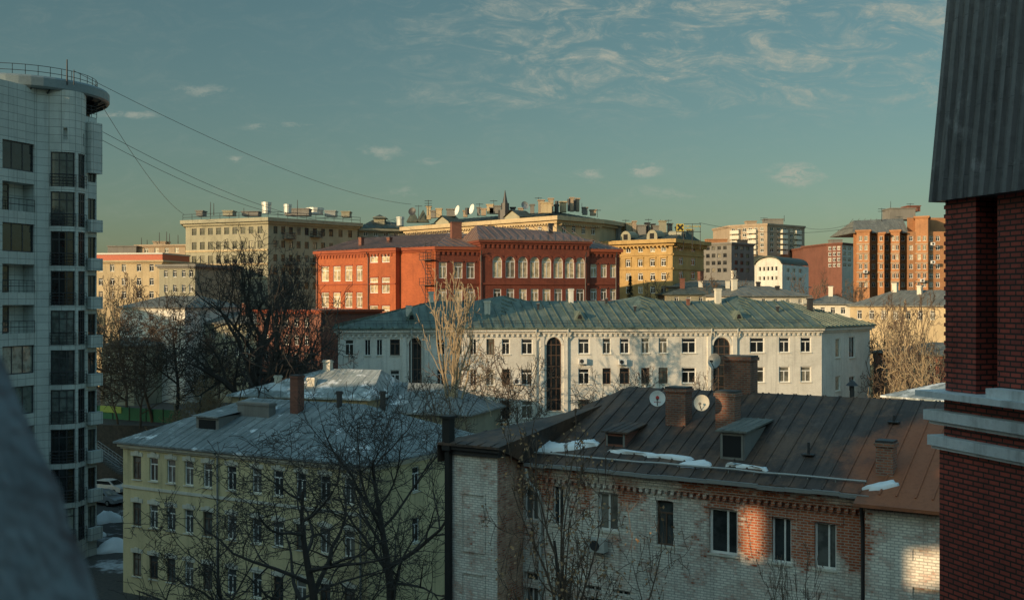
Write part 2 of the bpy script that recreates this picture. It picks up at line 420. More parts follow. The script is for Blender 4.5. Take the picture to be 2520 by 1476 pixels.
# ------------------------------------------------------------------ ground
m,nt,bs=nmat('wet_ground_with_snow'); geo=N(nt,'ShaderNodeNewGeometry'); pos=geo.outputs['Position']
a=noise_(nt,pos,.07,7,.65); g=noise_(nt,pos,3,4,.7)
c=mixc(nt,ramp(nt,g,.3,.7),(.045,.045,.043),(.09,.08,.068)); c=mixc(nt,ramp(nt,a,.56,.61),c,(.5,.53,.55))
nt.links.new(c,bs.inputs['Base Color']); bs.inputs['Roughness'].default_value=.8; bump(nt,bs,g,.4,.05); MT['ground']=m
mb=MB(); n=24; R=3000
for i in range(n):
    for j in range(n):
        x0=-R+2*R*i/n;y0=-R+2*R*j/n; s=2*R/n; mb.quad((x0,y0,0),(x0+s,y0,0),(x0+s,y0+s,0),(x0,y0+s,0))
struct(mb.build('ground',MT['ground'],None,False))
mb=MB(); mb.prism([P2(150,122),P2(640,119),P2(640,175),P2(-300,175),P2(-300,124)],0.,7.2)
struct(mb.build('terrace',MT['ground'],None,False))
# ------------------------------------------------------------------ glass-bay tower on the left
tw=thing('apartment_tower','tall pale tiled apartment tower with curved glazed bay and round roof canopy','building',(-42,90,0))
A1=P2(90,86.5); dA=(A1-Vector((-41.8,74))).normalized(); A0=A1-dA*6.6
A2=P2(118,87); A3=P2(212,89.5); A4=P2(238,90.6); A5=P2(225,104); A6=Vector((-58,101)); A7=Vector((-60,86)); A8=Vector((-44,81))
TOP=Z(232,88)+.2
fA=Fr(A0,A1-A0); fA.L=(A1-A0).length
fl=3.147; zt0=Z(372,86.7)
mb=MB(); ops=[]
sa,sb=fA.s(6),fA.s(85)
log=[0,1,0,1,1,0,0,1,0]
frames=[]
for k in range(9):
    z1=Z(350,84.6)-k*fl+.05; z0=z1-2.2
    ops.append((sa,sb,z0,z1,'r',1.1 if log[k] else .25)); frames.append((k,z0,z1))
wall(mb,fA,0,fA.L,0,TOP,ops)
for k,z0,z1 in frames:
    if log[k]:
        mb.quad(fA(sa,1.1,z0),fA(sb,1.1,z0),fA(sb,1.1,z1),fA(sa,1.1,z1))
        window(tw,fA,sa+.95,z0+.05,1.5,2.05,'two','fdark','panetower',.9)
        r_=MB(); 
        for z in (.5,.95): r_.tube([fA(sa,-.02,z0+z),fA(sb,-.02,z0+z)],.025,4)
        for q in range(5): s=sa+(sb-sa)*q/4; r_.tube([fA(s,-.02,z0),fA(s,-.02,z0+.95)],.02,4)
        r_.build('balcony_railing',MT['mdark'],tw,False)
    else:
        window(tw,fA,(sa+sb)/2,z0,round(sb-sa,2),2.2,'three','fdark','panetower',.05)
f2=Fr(A1,A2-A1); wall(mb,f2,0,(A2-A1).length,0,TOP,[])
ch=A3-A2; cn=Vector((ch.y,-ch.x)).normalized(); arc=[]
for i in range(11):
    t=i/10; arc.append(A2+ch*t+cn*(.95*4*t*(1-t)))
pm=PathM(arc); brk=pm.c[1:-1]
w1=(pm.L*.05,pm.L*.54); w2=(pm.L*.62,pm.L*.93); ops=[]
for k in range(10):
    z1=zt0-k*fl
    if z1-2.75<.3: continue
    ops+= [(w1[0],w1[1],z1-2.75,z1,'r',.25),(w2[0],w2[1],z1-2.75,z1,'r',.25)]
zs=Z(312,86.7); ops+=[(pm.L*.3,pm.L*.38,zs-.95,zs,'r',.3),(pm.L*.8,pm.L*.86,zs-1.2,zs-.25,'r',.3)]
wall(mb,pm,0,pm.L,0,TOP,ops,.25,brk)
for a,b,c,d,_,dp in ops[-2:]: mb.quad(pm(a,.28,c),pm(b,.28,c),pm(b,.28,d),pm(a,.28,d))
for a,b,c,d,_,dp in ops[:-2]:
    q=[a]+[v for v in brk if a<v<b]+[b]; fb=MB();pb=MB()
    for e,f in zip(q,q[1:]):
        for z in (c+.04,c+1.0,d-.05,c+2.1): fb.fbox(pm,e,f,.09,.16,z-.04,z+.04)
        pb.quad(pm(e,.13,c),pm(f,.13,c),pm(f,.13,d),pm(e,.13,d))
    for fr_ in (0,.33,.66,1):
        s=a+.04+(b-a-.08)*fr_; fb.fbox(pm,s-.035,s+.035,.07,.15,c,d)
    o=fb.build('window',MT['fdark'],tw,False); pb.build('pane',MT['panetower'],o,False)
    rb=MB(); off=-.12
    for z in (.25,.5,.75,1.0):
        for e,f in zip(q,q[1:]): rb.tube([pm(e,off,c+z),pm(f,off,c+z)],.022,4)
    for s in (a,(a+b)/2,b): rb.tube([pm(s,off,c-.02),pm(s,off,c+1.)],.025,4)
    rb.build('balcony_railing',MT['mdark'],tw,False)
for a,b in [(A3,A4),(A4,A5),(A5,A6),(A6,A7),(A7,A8),(A8,A0)]:
    f=Fr(a,b-a); L=(b-a).length
    if a is A3:
        o2=[]
        for k in range(10):
            z1=zt0-k*fl
            if z1>2.9: o2.append((.2,L-.1,z1-2.1,z1-.3,'r',.2))
        wall(mb,f,0,L,0,TOP-1.7,o2,.2)
        for q in o2: window(tw,f,(q[0]+q[1])/2,q[2],round(q[1]-q[0],2),1.8,'pair','fdark','panetower')
    else: wall(mb,f,0,L,0,TOP-(1.7 if a is A4 else 0),[])
mb.quad(*[Vector((*p,TOP)) for p in (A0,A1,A2,*arc[1:-1],A3,A5,A6,A7,A8)])
mb.build('wall',MT['tile'],tw)
f3=Fr(A3,A4-A3)
for k in range(10):
    z1=zt0-k*fl
    b=MB(); b.fbox(f3,.02,1.35,-.5,-.02,z1-3.05,z1-2.05) if k else b.fbox(f3,.02,1.3,-.5,-.02,z1-1.4,z1+2.75)
    if z1>3.1: b.build('balcony',MT['tile'],tw)
# canopy
cc=P2(52,91.6); R=X(257,91.6)-cc.x; zc=Z(225,88)+.25
mb=MB(); n=48
prof=[(R-1.1,zc-.35),(R-.1,zc-.35),(R,zc-.2),(R,zc+.45),(R-.12,zc+.6),(R-1.1,zc+.6)]
for i in range(n):
    def cp(i,r,z): w=2*math.pi*i/n; return (cc.x+math.cos(w)*r,cc.y+math.sin(w)*r,z)
    for k in range(len(prof)):
        (r0,z0),(r1,z1)=prof[k],prof[(k+1)%len(prof)]
        mb.quad(cp(i,r0,z0),cp(i+1,r0,z0),cp(i+1,r1,z1),cp(i,r1,z1))
    mb.add([cp(i,R-1.1,zc+.5),cp(i+1,R-1.1,zc+.5),(cc.x,cc.y,zc+.55)],[(0,1,2)])
can=mb.build('roof_canopy',MT['steelblue'],tw,False)
tr=MB()
for i in range(30):
    w=2*math.pi*i/30; e=Vector((math.cos(w),math.sin(w),0)); c3=Vector((cc.x,cc.y,0))
    tr.tube([c3+e*(R-.3)+Vector((0,0,zc-.4)),c3+e*(R-2.4)+Vector((0,0,zc-1.35))],.08,4)
    tr.tube([c3+e*(R-2.4)+Vector((0,0,zc-1.35)),c3+e*(R-1.4)+Vector((0,0,zc-.1))],.06,4)
    tr.tube([c3+e*(R-2.5)+Vector((0,0,zc-.3)),c3+e*(R-.9)+Vector((0,0,zc-.45))],.06,4)
    e2=Vector((math.cos(w+.21),math.sin(w+.21),0)); tr.tube([c3+e*(R-2.4)+Vector((0,0,zc-1.35)),c3+e2*(R-2.4)+Vector((0,0,zc-1.35))],.06,4)
tr.build('truss',MT['mdark'],can,False)
rl=MB(); railing(rl,[(cc.x+math.cos(w*math.pi/20)*(R-1),cc.y+math.sin(w*math.pi/20)*(R-1),zc+.6) for w in range(41)],.95,.025,1.1,2); rl.build('roof_railing',MT['mdark'],tw,False)
rl=MB(); railing(rl,[Vector((*A3,TOP-1.7)),Vector((*A4,TOP-1.7))],.9,.025,.5,3); rl.build('balcony_railing',MT['mdark'],tw,False)
for px,a,b,r in ((165,200,147,.07),(182,200,172,.045)):
    ms=MB(); q=V(px,a,87.4); ms.tube([q-Vector((0,0,.3)),V(px,b,87.4)],[r,r*.7],6,True); ms.build('mast',MT['mdark'],tw,False)
# ------------------------------------------------------------------ yellow house
yh=thing('yellow_house','long yellow stucco house with blue-grey sheet roof, bottom left','building',(-14,80,0))
d=Vector((.866,-.5)); fy=Fr((-28,79),d); L=22.; D=14.
pts=[fy.p,fy.p+d*L,fy.p+d*L+fy.i*D,fy.p+fy.i*D]
ze=10.85
rows=[(1122,1174),(1236,1290),(1360,1418)]
ws=[]
for px in (337,378,421,465,511,570,632,685,741,800,860):
    s=fy.s(px)
    for a,b in rows: z1=Z(a,fy.Y(337));ws.append((s,z1-1.65,.85,1.65,'two',random.choice(['fwhite','fwhite','fwhite','fbrown']),'panenear'))
Yr=fy.Y(337)
side=Fr(pts[1],pts[2]-pts[1])
ws2=[(s,z,.85,1.65,'two') for s in (5.2,10.) for z in (Z(1174,Yr),Z(1290,Yr))]
shell(yh,pts,0,ze,'yellow',{0:ws,1:ws2},'fwhite','pane','pale_trim')
for w in ws:
    tm=MB(); tm.fbox(fy,w[0]-.6,w[0]+.6,-.05,-.002,w[1]+1.67,w[1]+1.95); tm.fbox(fy,w[0]-.2,w[0]+.2,-.08,-.003,w[1]+1.7,w[1]+2.05)
    tm.build('window_surround',MT['pale_trim'],yh)
cornice(yh,pts,ze-.5,ze-.12,.3,'pale_trim')
mb=MB(); mb.fbox(fy,-.06,L+.06,-.07,-.002,7.55,7.75); mb.build('string_course',MT['pale_trim'],yh)
mb=MB(); hipfr(mb,fy,-.5,L+.5,-.5,D+.5,ze,13.7,6.2,6.2,.9,.12,.03); rf=mb.build('roof',MT['r_blue'],yh)
for px in (538,890): mb=MB(); s=fy.s(px); mb.tube([fy(s,-.12,.3),fy(s,-.12,ze-.5),fy(s,-.4,ze-.15)],.07,8); mb.build('downpipe',MT['mgrey'],yh)
chimney(yh,fy,8.5,4.6,3.0,.7,11.5,13.7,'grey','mgrey')
chimney(yh,fy,11.6,5.4,.7,.7,11.8,15.7,'brown','mdark')
chimney(yh,fy,14.6,6.4,.28,.28,12.5,14.6,'mdark','mdark')
chimney(yh,fy,17.2,8,.28,.28,12.8,14.6,'mdark','mdark')
mb=MB(); mb.fbox(fy,5.,7.2,2.2,5.5,11.4,12.75); dm=mb.build('dormer',MT['grey'],yh)
mb=MB(); mb.quad(fy(4.85,2.,12.78),fy(7.35,2.,12.78),fy(7.35,5.8,13.1),fy(4.85,5.8,13.1)); mb.quad(fy(4.85,2.,12.68),fy(7.35,2.,12.68),fy(7.35,2.,12.78),fy(4.85,2.,12.78)); mb.build('dormer_roof',MT['r_blue'],dm)
mb=MB(); mb.fbox(fy,5.3,6.9,2.15,2.199,11.7,12.5); mb.build('dormer_opening',MT['dark'],dm)
# ------------------------------------------------------------------ low building with pale roof
ph=thing('pale_roof_house','low cream house under pale snow-bright sheet roof between yellow and white houses','building',(-10,99,0))
fp=Fr(P2(572,97),P2(905,93)-P2(572,97)); Lp=(P2(905,93)-P2(572,97)).length
pts=[fp.p,fp.p+fp.d*Lp,fp.p+fp.d*Lp+fp.i*9,fp.p+fp.i*9]
shell(ph,pts,0,12.6,'cream',{0:[(1.2+2.2*k,10.,1.,1.5,'two') for k in range(5)]})
mb=MB(); hipfr(mb,fp,-.4,Lp+.4,-.4,9.4,12.65,14.8,7.2,1.2,.8,.14,.02); mb.build('roof',MT['r_pale'],ph)
chimney(ph,fp,7.1,4.4,.7,.6,14.2,15.6,'pale_trim','mpale'); chimney(ph,fp,3.4,2.,.5,.45,13.2,14.3,'pale_trim','mpale'); chimney(ph,fp,7.0,1.6,.7,.5,13.1,14.2,'pale_trim','mpale')
ph2=thing('blue_roof_annex','low annex with blue-grey roof falling right from the pale-roofed house','building',(X(990,96),97,0))
fq=Fr(P2(915,95),P2(1150,92)-P2(915,95)); Lq=(P2(1150,92)-P2(915,95)).length; pts=[fq.p,fq.p+fq.d*Lq,fq.p+fq.d*Lq+fq.i*8,fq.p+fq.i*8]
shell(ph2,pts,0,11.4,'cream_dim',{0:[(1.2+2.*k,9.2,.9,1.4,'two') for k in range(4)]})
mb=MB(); hipfr(mb,fq,-.02,Lq+.4,-.4,8.4,11.42,13.6,.3,4.5,.9,.14,.03); mb.build('roof',MT['r_blue'],ph2)
# ------------------------------------------------------------------ long white house
wh=thing('white_house','long white three-storey house with teal sheet roof and tall arched stair windows','building',(8,112,0))
L_=Vector((-16.8,106));R_=Vector((31.9,113));R2=Vector((39.8,122));R3=Vector((33,131));L2=Vector((-18.8,120))
pts=[L_,R_,R2,R3,L2]; fw_=Fr(L_,R_-L_); zw=18.25
rows=[(833,871),(906,946),(984,1028)]
wins=[]
for px,w in ((860,22),(905,14),(934,14),(972,24),(1085,20),(1130,16),(1165,16),(1207,20),(1245,20),(1297,28),(1437,28),(1493,20),(1537,24),(1588,20),(1632,22),(1695,35),(1863,36),(1930,26),(1983,26)):
    g=grid(fw_,[px],w,rows,1400,'two' if w>18 else 'pair')
    for q in g: wins.append((q[0],q[1],q[2],q[3],q[4],random.choice(['fwhite','fwhite','fbrown']),'pane'))
for px,w,a,b in ((1022,30,828,960),(1363,36,830,1010),(1776,42,832,1010)):
    q=grid(fw_,[px],w,[(a,b)],1400,'stair')[0]; wins.append((*q,'fbrown','pane'))
fs2=Fr(R_,R2-R_)
w2=grid(fs2,[2062],12,[(832,880),(925,962)],2062,'one')+grid(fs2,[2097],14,[(828,880),(925,962)],2097,'pair')
_,fs=shell(wh,pts,0,zw,'white',{0:wins,1:w2},'fwhite','pane','pale_trim')
cornice(wh,pts,zw-.6,zw-.06,.42,'white')
dentils(wh,fw_,.3,fw_.s(2020),.52,.22,-.17,zw-.86,zw-.61,'white')
for px,w in ((1022,30),(1363,36),(1776,42)):
    s=fw_.s(px); hw=w/F*110/2
    for sg in (-1,1): mb=MB(); mb.fbox(fw_,s+sg*(hw+.45)-.2,s+sg*(hw+.45)+.2,-.16,-.002,.2,zw-.9); mb.build('pilaster',MT['white'],wh)
    mb=MB(); n=12
    for i in range(n):
        a0=math.pi*i/n;a1=math.pi*(i+1)/n; zc_=Z(829,110)-hw
        mb.add([fw_(s-math.cos(a)*r,y,zc_+math.sin(a)*r) for y in (-.1,-.002) for a,r in ((a0,hw+.03),(a1,hw+.03),(a1,hw+.24),(a0,hw+.24))],[(0,1,2,3),(2,3,7,6),(0,1,5,4)])
    mb.build('window_surround',MT['white'],wh)
for px in (1042,1318,1396,1748,1812,1012):
    mb=MB(); s=fw_.s(px); mb.tube([fw_(s,-.14,.2),fw_(s,-.14,zw-1.3),fw_(s,-.5,zw-.5),fw_(s,-.5,zw-.1)],.065,7); mb.build('downpipe',MT['mpale'],wh)
E=inset(pts,.55); zr=20.9
r1=Vector((X(1075,115),115,zr)); r2=Vector((X(1930,120.5),120.5,zr))
e=[Vector((*p,zw+.02)) for p in E]
mb=MB()
for poly in ([e[0],e[1],r2,r1],[e[1],e[2],r2],[e[2],e[3],r2],[e[3],e[4],r1,r2],[e[4],e[0],r1]):
    mb.quad(*poly); ribs(mb,poly,1.0,.045,.1)
for i in range(5):
    j=(i+1)%5; U=Vector((0,0,.16)); mb.quad(e[i]-U,e[j]-U,e[j],e[i])
rf=mb.build('roof',MT['r_teal'],wh)
def zroof(y): return zw+(y+.55)*(2.65/9.0)
# low cross gables breaking the long slope
for px in (1262,1625,1880):
    s=fw_.s(px); hw=3.6; yb=8.4; zt_=zr+.55; mb=MB()
    a=fw_(s,yb,zt_); y0=1.6
    l=fw_(s-hw,yb+.2,zroof(yb)-.1); r=fw_(s+hw,yb+.2,zroof(yb)-.1); fpt=fw_(s-1.,y0,zroof(y0)-.02)
    mb.add([a,l,fpt,r],[(0,1,2),(0,2,3)]); ribs(mb,[fpt,r,a],1.,.04,.08)
    mb.build('cross_gable',MT['r_teal'],rf)
mb=MB(); 
for k in range(46):
    s=.5+k*1.05; mb.tube([fw_(s,.1,zroof(.1)),fw_(s,.1,zroof(.1)+.5)],.02,4)
for z in (.28,.5): mb.tube([fw_(.5,.1,zroof(.1)+z),fw_(47.8,.1,zroof(.1)+z)],.018,4)
mb.build('roof_railing',MT['mdark'],wh,False)
for px,y,w,hh,mt in ((1010,3.2,.55,1.1,'pale_trim'),(1074,7.4,.5,1.3,'pale_trim'),(1210,3.6,.55,1.5,'pale_trim'),(1440,7.2,.45,1.7,'white'),(1822,7.,.6,1.8,'pale_trim'),(2052,6,.5,1.1,'mdark'),(1160,6.5,.22,.7,'mdark'),(1345,5,.2,.8,'mdark'),(1530,6.8,.22,.8,'mdark'),(1590,4.4,.2,.7,'mdark'),(1740,6.4,.3,.9,'brown'),(1950,4,.22,.8,'mdark')):
    chimney(wh,fw_,fw_.s(px),y,w,w,zroof(y)-.3,zroof(y)+hh,mt,'mgrey')
for px in (1015,1435,1832):
    s=fw_.s(px); z=zroof(2.2); mb=MB()
    mb.add([fw_(s-.55,1.6,z-.1),fw_(s+.55,1.6,z-.1),fw_(s,1.6,z+.85),fw_(s-.55,4.4,z+.5),fw_(s+.55,4.4,z+.5),fw_(s,4.6,z+.85)],[(0,1,2),(0,2,5,3),(1,4,5,2)])
    dm=mb.build('dormer',MT['r_teal'],wh)
    mb=MB(); mb.quad(fw_(s-.25,1.58,z+.02),fw_(s+.25,1.58,z+.02),fw_(s+.12,1.58,z+.45),fw_(s-.12,1.58,z+.45)); mb.build('dormer_opening',MT['dark'],dm)
for px,py in ((1432,888),(1530,890),(1272,938)):
    s=fw_.s(px); z=Z(py,fw_.Y(px)); t=thing('air_conditioner','air conditioner box on white wall '+{1432:'below the window right of the middle stair window',1530:'two windows farther right of the middle stair window',1272:'left of the middle stair window, second row'}[px],'air conditioner',fw_(s,-.35,z))
    mb=MB(); mb.fbox(fw_,s-.42,s+.42,-.42,-.1,z-.28,z+.28); mb.build('casing',MT['fwhite'],t)
    mb=MB(); mb.tube([fw_(s-.1,-.425,z),fw_(s-.1,-.45,z)],[.2,.2],14,True); mb.build('fan_grille',MT['mdark'],t)
    for q in (-.3,.25): mb=MB(); mb.fbox(fw_,s+q,s+q+.05,-.4,-.01,z-.33,z-.285); mb.build('bracket',MT['mdark'],t)
# ------------------------------------------------------------------ red brick school
rh=thing('red_brick_building','large red brick building with arched windows and rust-grey sheet roof','building',(-5,165,0))
Q0=Vector((-30,168));Q2=Vector((-10.6,152));Q3=Vector((15.8,161)); zr_=28.4
fl_=Fr(Q0,Q2-Q0); fr_=Fr(Q2,Q3-Q2); n1=-fl_.i; n2=-fr_.i
sA,sB=fl_.s(903),fl_.s(985); cA,cB=fr_.s(1180),fr_.s(1447)
a1=fl_.p+fl_.d*sA; a2=a1+n1*.9; b1=fl_.p+fl_.d*sB; b2=b1+n1*.9
c1=fr_.p+fr_.d*cA; c2=fr_.p+fr_.d*cB
pts=[Q0,a1,a2,b2,b1,Q2,Q3,Q3+Vector((-7,20)),Q0+Vector((8,18))]
fe=edges(pts)
rL=[(655,692),(720,757),(785,822),(852,886),(912,944)]
W={0:grid(fe[0],[800,829,858,886],18,rL,843),2:grid(fe[2],[920,949],20,[(626,646),(683,721),(752,790)],935),
   5:grid(fe[5],[1090,1128,1158],20,[(645,685),(710,742)],1128)+grid(fe[5],[1461,1486,1509],15,[(650,683),(710,738)],1486)}
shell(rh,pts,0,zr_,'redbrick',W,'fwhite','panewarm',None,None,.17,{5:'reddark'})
cornice(rh,pts,zr_-.7,zr_,.4,'redtrim')
for i in (0,2,5):
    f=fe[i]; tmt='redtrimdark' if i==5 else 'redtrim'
    for z in (23.2,19.1)+((15.2,) if i==0 else ()): mb=MB(); mb.fbox(f,.05,f.L-.05,-.12,-.002,z,z+.22); mb.build('string_course',MT[tmt],rh)
    dentils(rh,f,.3,f.L-.3,.7,.3,-.14,zr_-1.15,zr_-.71,tmt)
    for w in W[i]: 
        mb=MB(); mb.fbox(fe[i],w[0]-w[2]/2-.12,w[0]+w[2]/2+.12,-.1,-.001,w[1]+w[3]+.02,w[1]+w[3]+.2); mb.build('window_surround',MT[tmt],rh)
cp_=[c1+n2*.5,c2+n2*.5,c2-n2*9,c1-n2*9]; fc=edges(cp_); zc_=29.5
Wc=grid(fc[0],[1193,1224,1256,1287,1316,1345,1374,1402,1428],23,[(632,684)],1310,'arch')+grid(fc[0],[1193,1224,1256,1287,1316,1345,1374,1402,1428],19,[(711,742)],1310)
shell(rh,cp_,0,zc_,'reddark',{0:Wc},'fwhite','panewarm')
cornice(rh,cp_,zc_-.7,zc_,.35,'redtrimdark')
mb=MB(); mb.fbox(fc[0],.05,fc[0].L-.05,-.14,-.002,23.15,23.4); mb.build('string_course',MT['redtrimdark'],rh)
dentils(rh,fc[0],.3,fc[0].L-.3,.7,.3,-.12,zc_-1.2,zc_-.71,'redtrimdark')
for w in Wc:
    if w[4]=='arch':
        mb=MB(); r=w[2]/2; zz=w[1]+w[3]-r
        for i in range(10):
            t0=math.pi*i/10;t1=math.pi*(i+1)/10
            mb.add([fc[0](w[0]-math.cos(t)*q,y,zz+math.sin(t)*q) for y in (-.13,-.002) for t,q in ((t0,r+.04),(t1,r+.04),(t1,r+.34),(t0,r+.34))],[(0,1,2,3),(2,3,7,6),(0,1,5,4)])
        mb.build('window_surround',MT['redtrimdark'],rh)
k1=V(885,586,178);k2=V(1112,573,170);k3=V(1470,598,171)
eo=inset(pts,.45); ev=[Vector((*p,zr_+.02)) for p in eo]
mb=MB()
for poly in ([ev[0],ev[5],k2,k1],[ev[5],ev[6],k3,k2],[ev[6],ev[7],k3],[ev[7],ev[8],k1,k2,k3],[ev[8],ev[0],k1]):
    mb.quad(*poly)
    if len(poly)<5: ribs(mb,poly,1.1,.04,.06)
mb.quad(ev[1],ev[2],ev[3],ev[4])
rf=mb.build('roof',MT['r_rust'],rh)
co=inset(cp_,.4); cv=[Vector((*p,zc_+.02)) for p in co]
mb=MB(); hip4(mb,cv[0],cv[1],cv[2],cv[3],V(1172,555,159.5),V(1382,571,165),1.1); mb.build('roof',MT['r_rust'],rh)
mb=MB(); s=fl_.s(1058)
for ds in (-.55,.55): mb.tube([fl_(s+ds,-.35,12),fl_(s+ds,-.35,zr_+.8)],.04,5)
z=12
while z<zr_+.6: mb.tube([fl_(s-.55,-.35,z),fl_(s+.55,-.35,z)],.03,4); z+=.42
for z in (16,19.5,23,26.5):
    mb.fbox(fl_,s-1.1,s+1.1,-.95,-.1,z,z+.08); railing(mb,[fl_(s-1.1,-.95,z),fl_(s+1.1,-.95,z)],1.,.03,.55,2); mb.tube([fl_(s-1.,-.8,z),fl_(s+1.,-.8,z-3.4)],.05,4)
mb.build('fire_escape',MT['mdark'],rh,False)
for px,w,zt in ((1122,1.5,32.6),(1208,.9,32.),(1355,.6,32.4)): 
    f0=Fr(P2(px,163),fr_.d); chimney(rh,f0,0,0,w,w*.7,29.5,zt,'brown' if w>1 else 'mdark','mdark')
for px,Y_ in ((865,166),(935,166)):
    f0=Fr(P2(px,Y_),fl_.d); chimney(rh,f0,0,2,.6,.6,28.8,30.6,'brown','mdark')
for f,px in ((fe[0],782),(fe[2],908),(fc[0],1183),(fc[0],1440),(fe[5],1515)):
    mb=MB(); s=f.s(px); mb.tube([f(s,-.16,5),f(s,-.16,zr_-1.2),f(s,-.5,zr_-.5)],.08,6); mb.build('downpipe',MT['mdark'],rh)
# ------------------------------------------------------------------ generic blocks further off
def block(name,label,px,back,z1,mat,wins,cor=None,cap='r_grey',mf='fwhite',mp='pane',cat='building',alt={}):
    p=[P2(a,b) for a,b in px]; d=(p[-1]-p[0]).normalized(); i=Vector((-d.y,d.x))
    p=p+[p[-1]+i*back,p[0]+i*back]
    c=sum(p,Vector((0,0)))/len(p)
    t=thing(name,label,cat,(c.x,c.y,0)); fs=edges(p)
    W={}
    for k,specs in wins.items():
        W[k]=[]
        for pxs,w,rows,ref,*st in specs: W[k]+=grid(fs[k],pxs,w,rows,ref,st[0] if st else 'two')
    shell(t,p,0,z1,mat,W,mf,mp,None,cap,.17,alt)
    if cor: cornice(t,p,z1-cor[1],z1,cor[0],cor[2])
    return t,p,fs
def roofbox(t,px,py0,py1,Y_,w,mat,dp=3.,name='rooftop_box'):
    m=MB(); x=X(px,Y_); hw=w/F*Y_/2; m.box(x-hw,x+hw,Y_,Y_+dp,Z(py1,Y_),Z(py0,Y_)); m.box(x-hw-.15,x+hw+.15,Y_-.15,Y_+dp+.15,Z(py0,Y_)+.002,Z(py0,Y_)+.2); return m.build(name,MT[mat],t)
def roofcan(t,px,py0,py1,Y_,w,mat='mpale'):
    m=MB(); x=X(px,Y_); r=w/F*Y_/2; m.cyl((x,Y_),r,Z(py1,Y_),Z(py0,Y_)-.5,14); m.cyl((x,Y_),r*1.12,Z(py0,Y_)-.5,Z(py0,Y_),14); m.build('ventilator',MT[mat],t)
def mast(t,px,py0,py1,Y_,r=.09,arms=0):
    m=MB(); m.tube([V(px,py1,Y_),V(px,py0,Y_)],[r,r*.6],5,True)
    for k in range(arms): z=Vector((0,0,-.5*k-.2)); m.tube([V(px-9,py0,Y_)+z,V(px+9,py0,Y_)+z],.05,4)
    m.build('antenna',MT['mdark'],t,False)
rowsF=[(560,577),(594,613),(628,648),(662,683),(696,716)]
t,p,fs=block('stucco_apartment_block','grey-cream apartment block with two visible wings behind the big dark tree',[(457,208),(660,200),(880,215)],26,36.,'cream_dim',
  {0:[([478,498,518,538,558,578,598,618,640],12,rowsF,560)],1:[([678,697,716,735,755,775,795,815,838,862],10,[(562,580),(596,613),(629,646),(661,678),(694,712)],770)]},(1.,1.1,'cream_dim'),'r_grey','fdark')
for k,(px,py) in enumerate(((775,583),(708,587),(775,650),(840,620),(708,650))):
    f=fs[1]; s=f.s(px); z=Z(py,f.Y(px)); m=MB(); m.fbox(f,s-1.1,s+1.1,-1.1,-.02,z-.15,z); railing(m,[f(s-1.1,-.02,z),f(s-1.1,-1.08,z),f(s+1.1,-1.08,z),f(s+1.1,-.02,z)],1.,.04,.35,2); m.build('balcony',MT['mdark'],t)
for k in range(2,5):
    m=MB(); f=fs[0]; m.fbox(f,.1,f.L-.1,-.15,-.002,Z(rowsF[k][0],204)+.7,Z(rowsF[k][0],204)+1.); m.build('string_course',MT['cream'],t)
m=MB(); railing(m,[Vector((*q,36.02)) for q in inset(p,.5)[:3]],1.1,.04,2.,2); m.build('roof_railing',MT['mdark'],t,False)
for a in ((656,498,525,206,22),(708,503,525,212,18),(775,512,528,222,40)): roofcan(t,*a)
for a in ((560,520,530,212,24,'cream_dim'),(730,515,530,216,60,'grey'),(812,520,532,220,26,'mgrey'),(615,522,531,214,40,'grey'),(850,522,534,220,20,'cream_dim'),(490,520,531,212,16,'grey')): roofbox(t,*a)
for a in ((518,497,530),(526,500,530),(732,492,528),(600,512,530)): mast(t,a[0],a[1],a[2],208)
t,p,fs=block('low_linking_block','low dim block with small pyramid roof between the two cream rooftops','' or [(882,224),(1008,228)],18,Z(562,224),'cream_dim',{0:[([900,925,950,975],11,[(568,582)],940)]},(.7,.7,'cream_dim'),'r_green')
m=MB(); a=V(880,561,224);b=V(1000,561,228); hip4(m,a,b,b+Vector((0,12,0)),a+Vector((0,12,0)),V(918,541,231),V(975,548,233),1.2); m.build('roof',MT['r_green'],t)
roofbox(t,933,536,552,230,26,'cream_dim'); m=MB(); q=[V(917,536,229.5),V(951,536,229.5),V(951,536,229.5)+Vector((0,3.4,0)),V(917,536,229.5)+Vector((0,3.4,0))]; hip4(m,*q,V(934,528,231.2),V(934.5,528,231.2)); m.build('roof',MT['r_green'],t)
roofcan(t,985,534,556,230,18); 
t,p,fs=block('cream_rooftop_block','cream block crowded with chimneys, dishes and a spire on its roof','' or [(1000,219),(1370,190),(1478,199)],24,35.5,'cream',
  {0:[([1040,1072,1104,1136,1168,1200,1232,1264,1296,1328,1352],10,[(560,577),(594,612)],1300)],1:[([1388,1412,1436,1460],10,[(556,575),(588,606),(620,640)],1420)]},(1.1,1.2,'cream'),'r_green')
s0=fs[0]; dentils(t,s0,.5,s0.L-.5,.68,.3,-.7,34.02,34.27,'cream'); dentils(t,fs[1],.5,fs[1].L-.5,.68,.3,-.7,34.02,34.27,'cream')
for px in (1092,1264):
    m=MB(); s=s0.s(px); hw=1.9; za,zb=35.9,36.95
    m.add([s0(s-hw,-.4,35.52),s0(s+hw,-.4,35.52),s0(s+hw,-.4,za),s0(s,-.4,zb),s0(s-hw,-.4,za)]+[s0(s-hw,3,35.52),s0(s+hw,3,35.52),s0(s+hw,3,za),s0(s,3,zb),s0(s-hw,3,za)],[(0,1,2,3,4),(4,3,8,9),(3,2,7,8),(0,4,9,5),(1,6,7,2),(5,9,8,7,6)])
    o=m.build('pediment',MT['cream_dim'],t)
    m=MB(); m.add([s0(s-hw-.3,-.7,za-.05),s0(s,-.7,zb+.25),s0(s+hw+.3,-.7,za-.05),s0(s-hw-.3,3.2,za-.05),s0(s,3.2,zb+.25),s0(s+hw+.3,3.2,za-.05)],[(0,1,4,3),(1,2,5,4)]); m.build('pediment_roof',MT['r_green'],o)
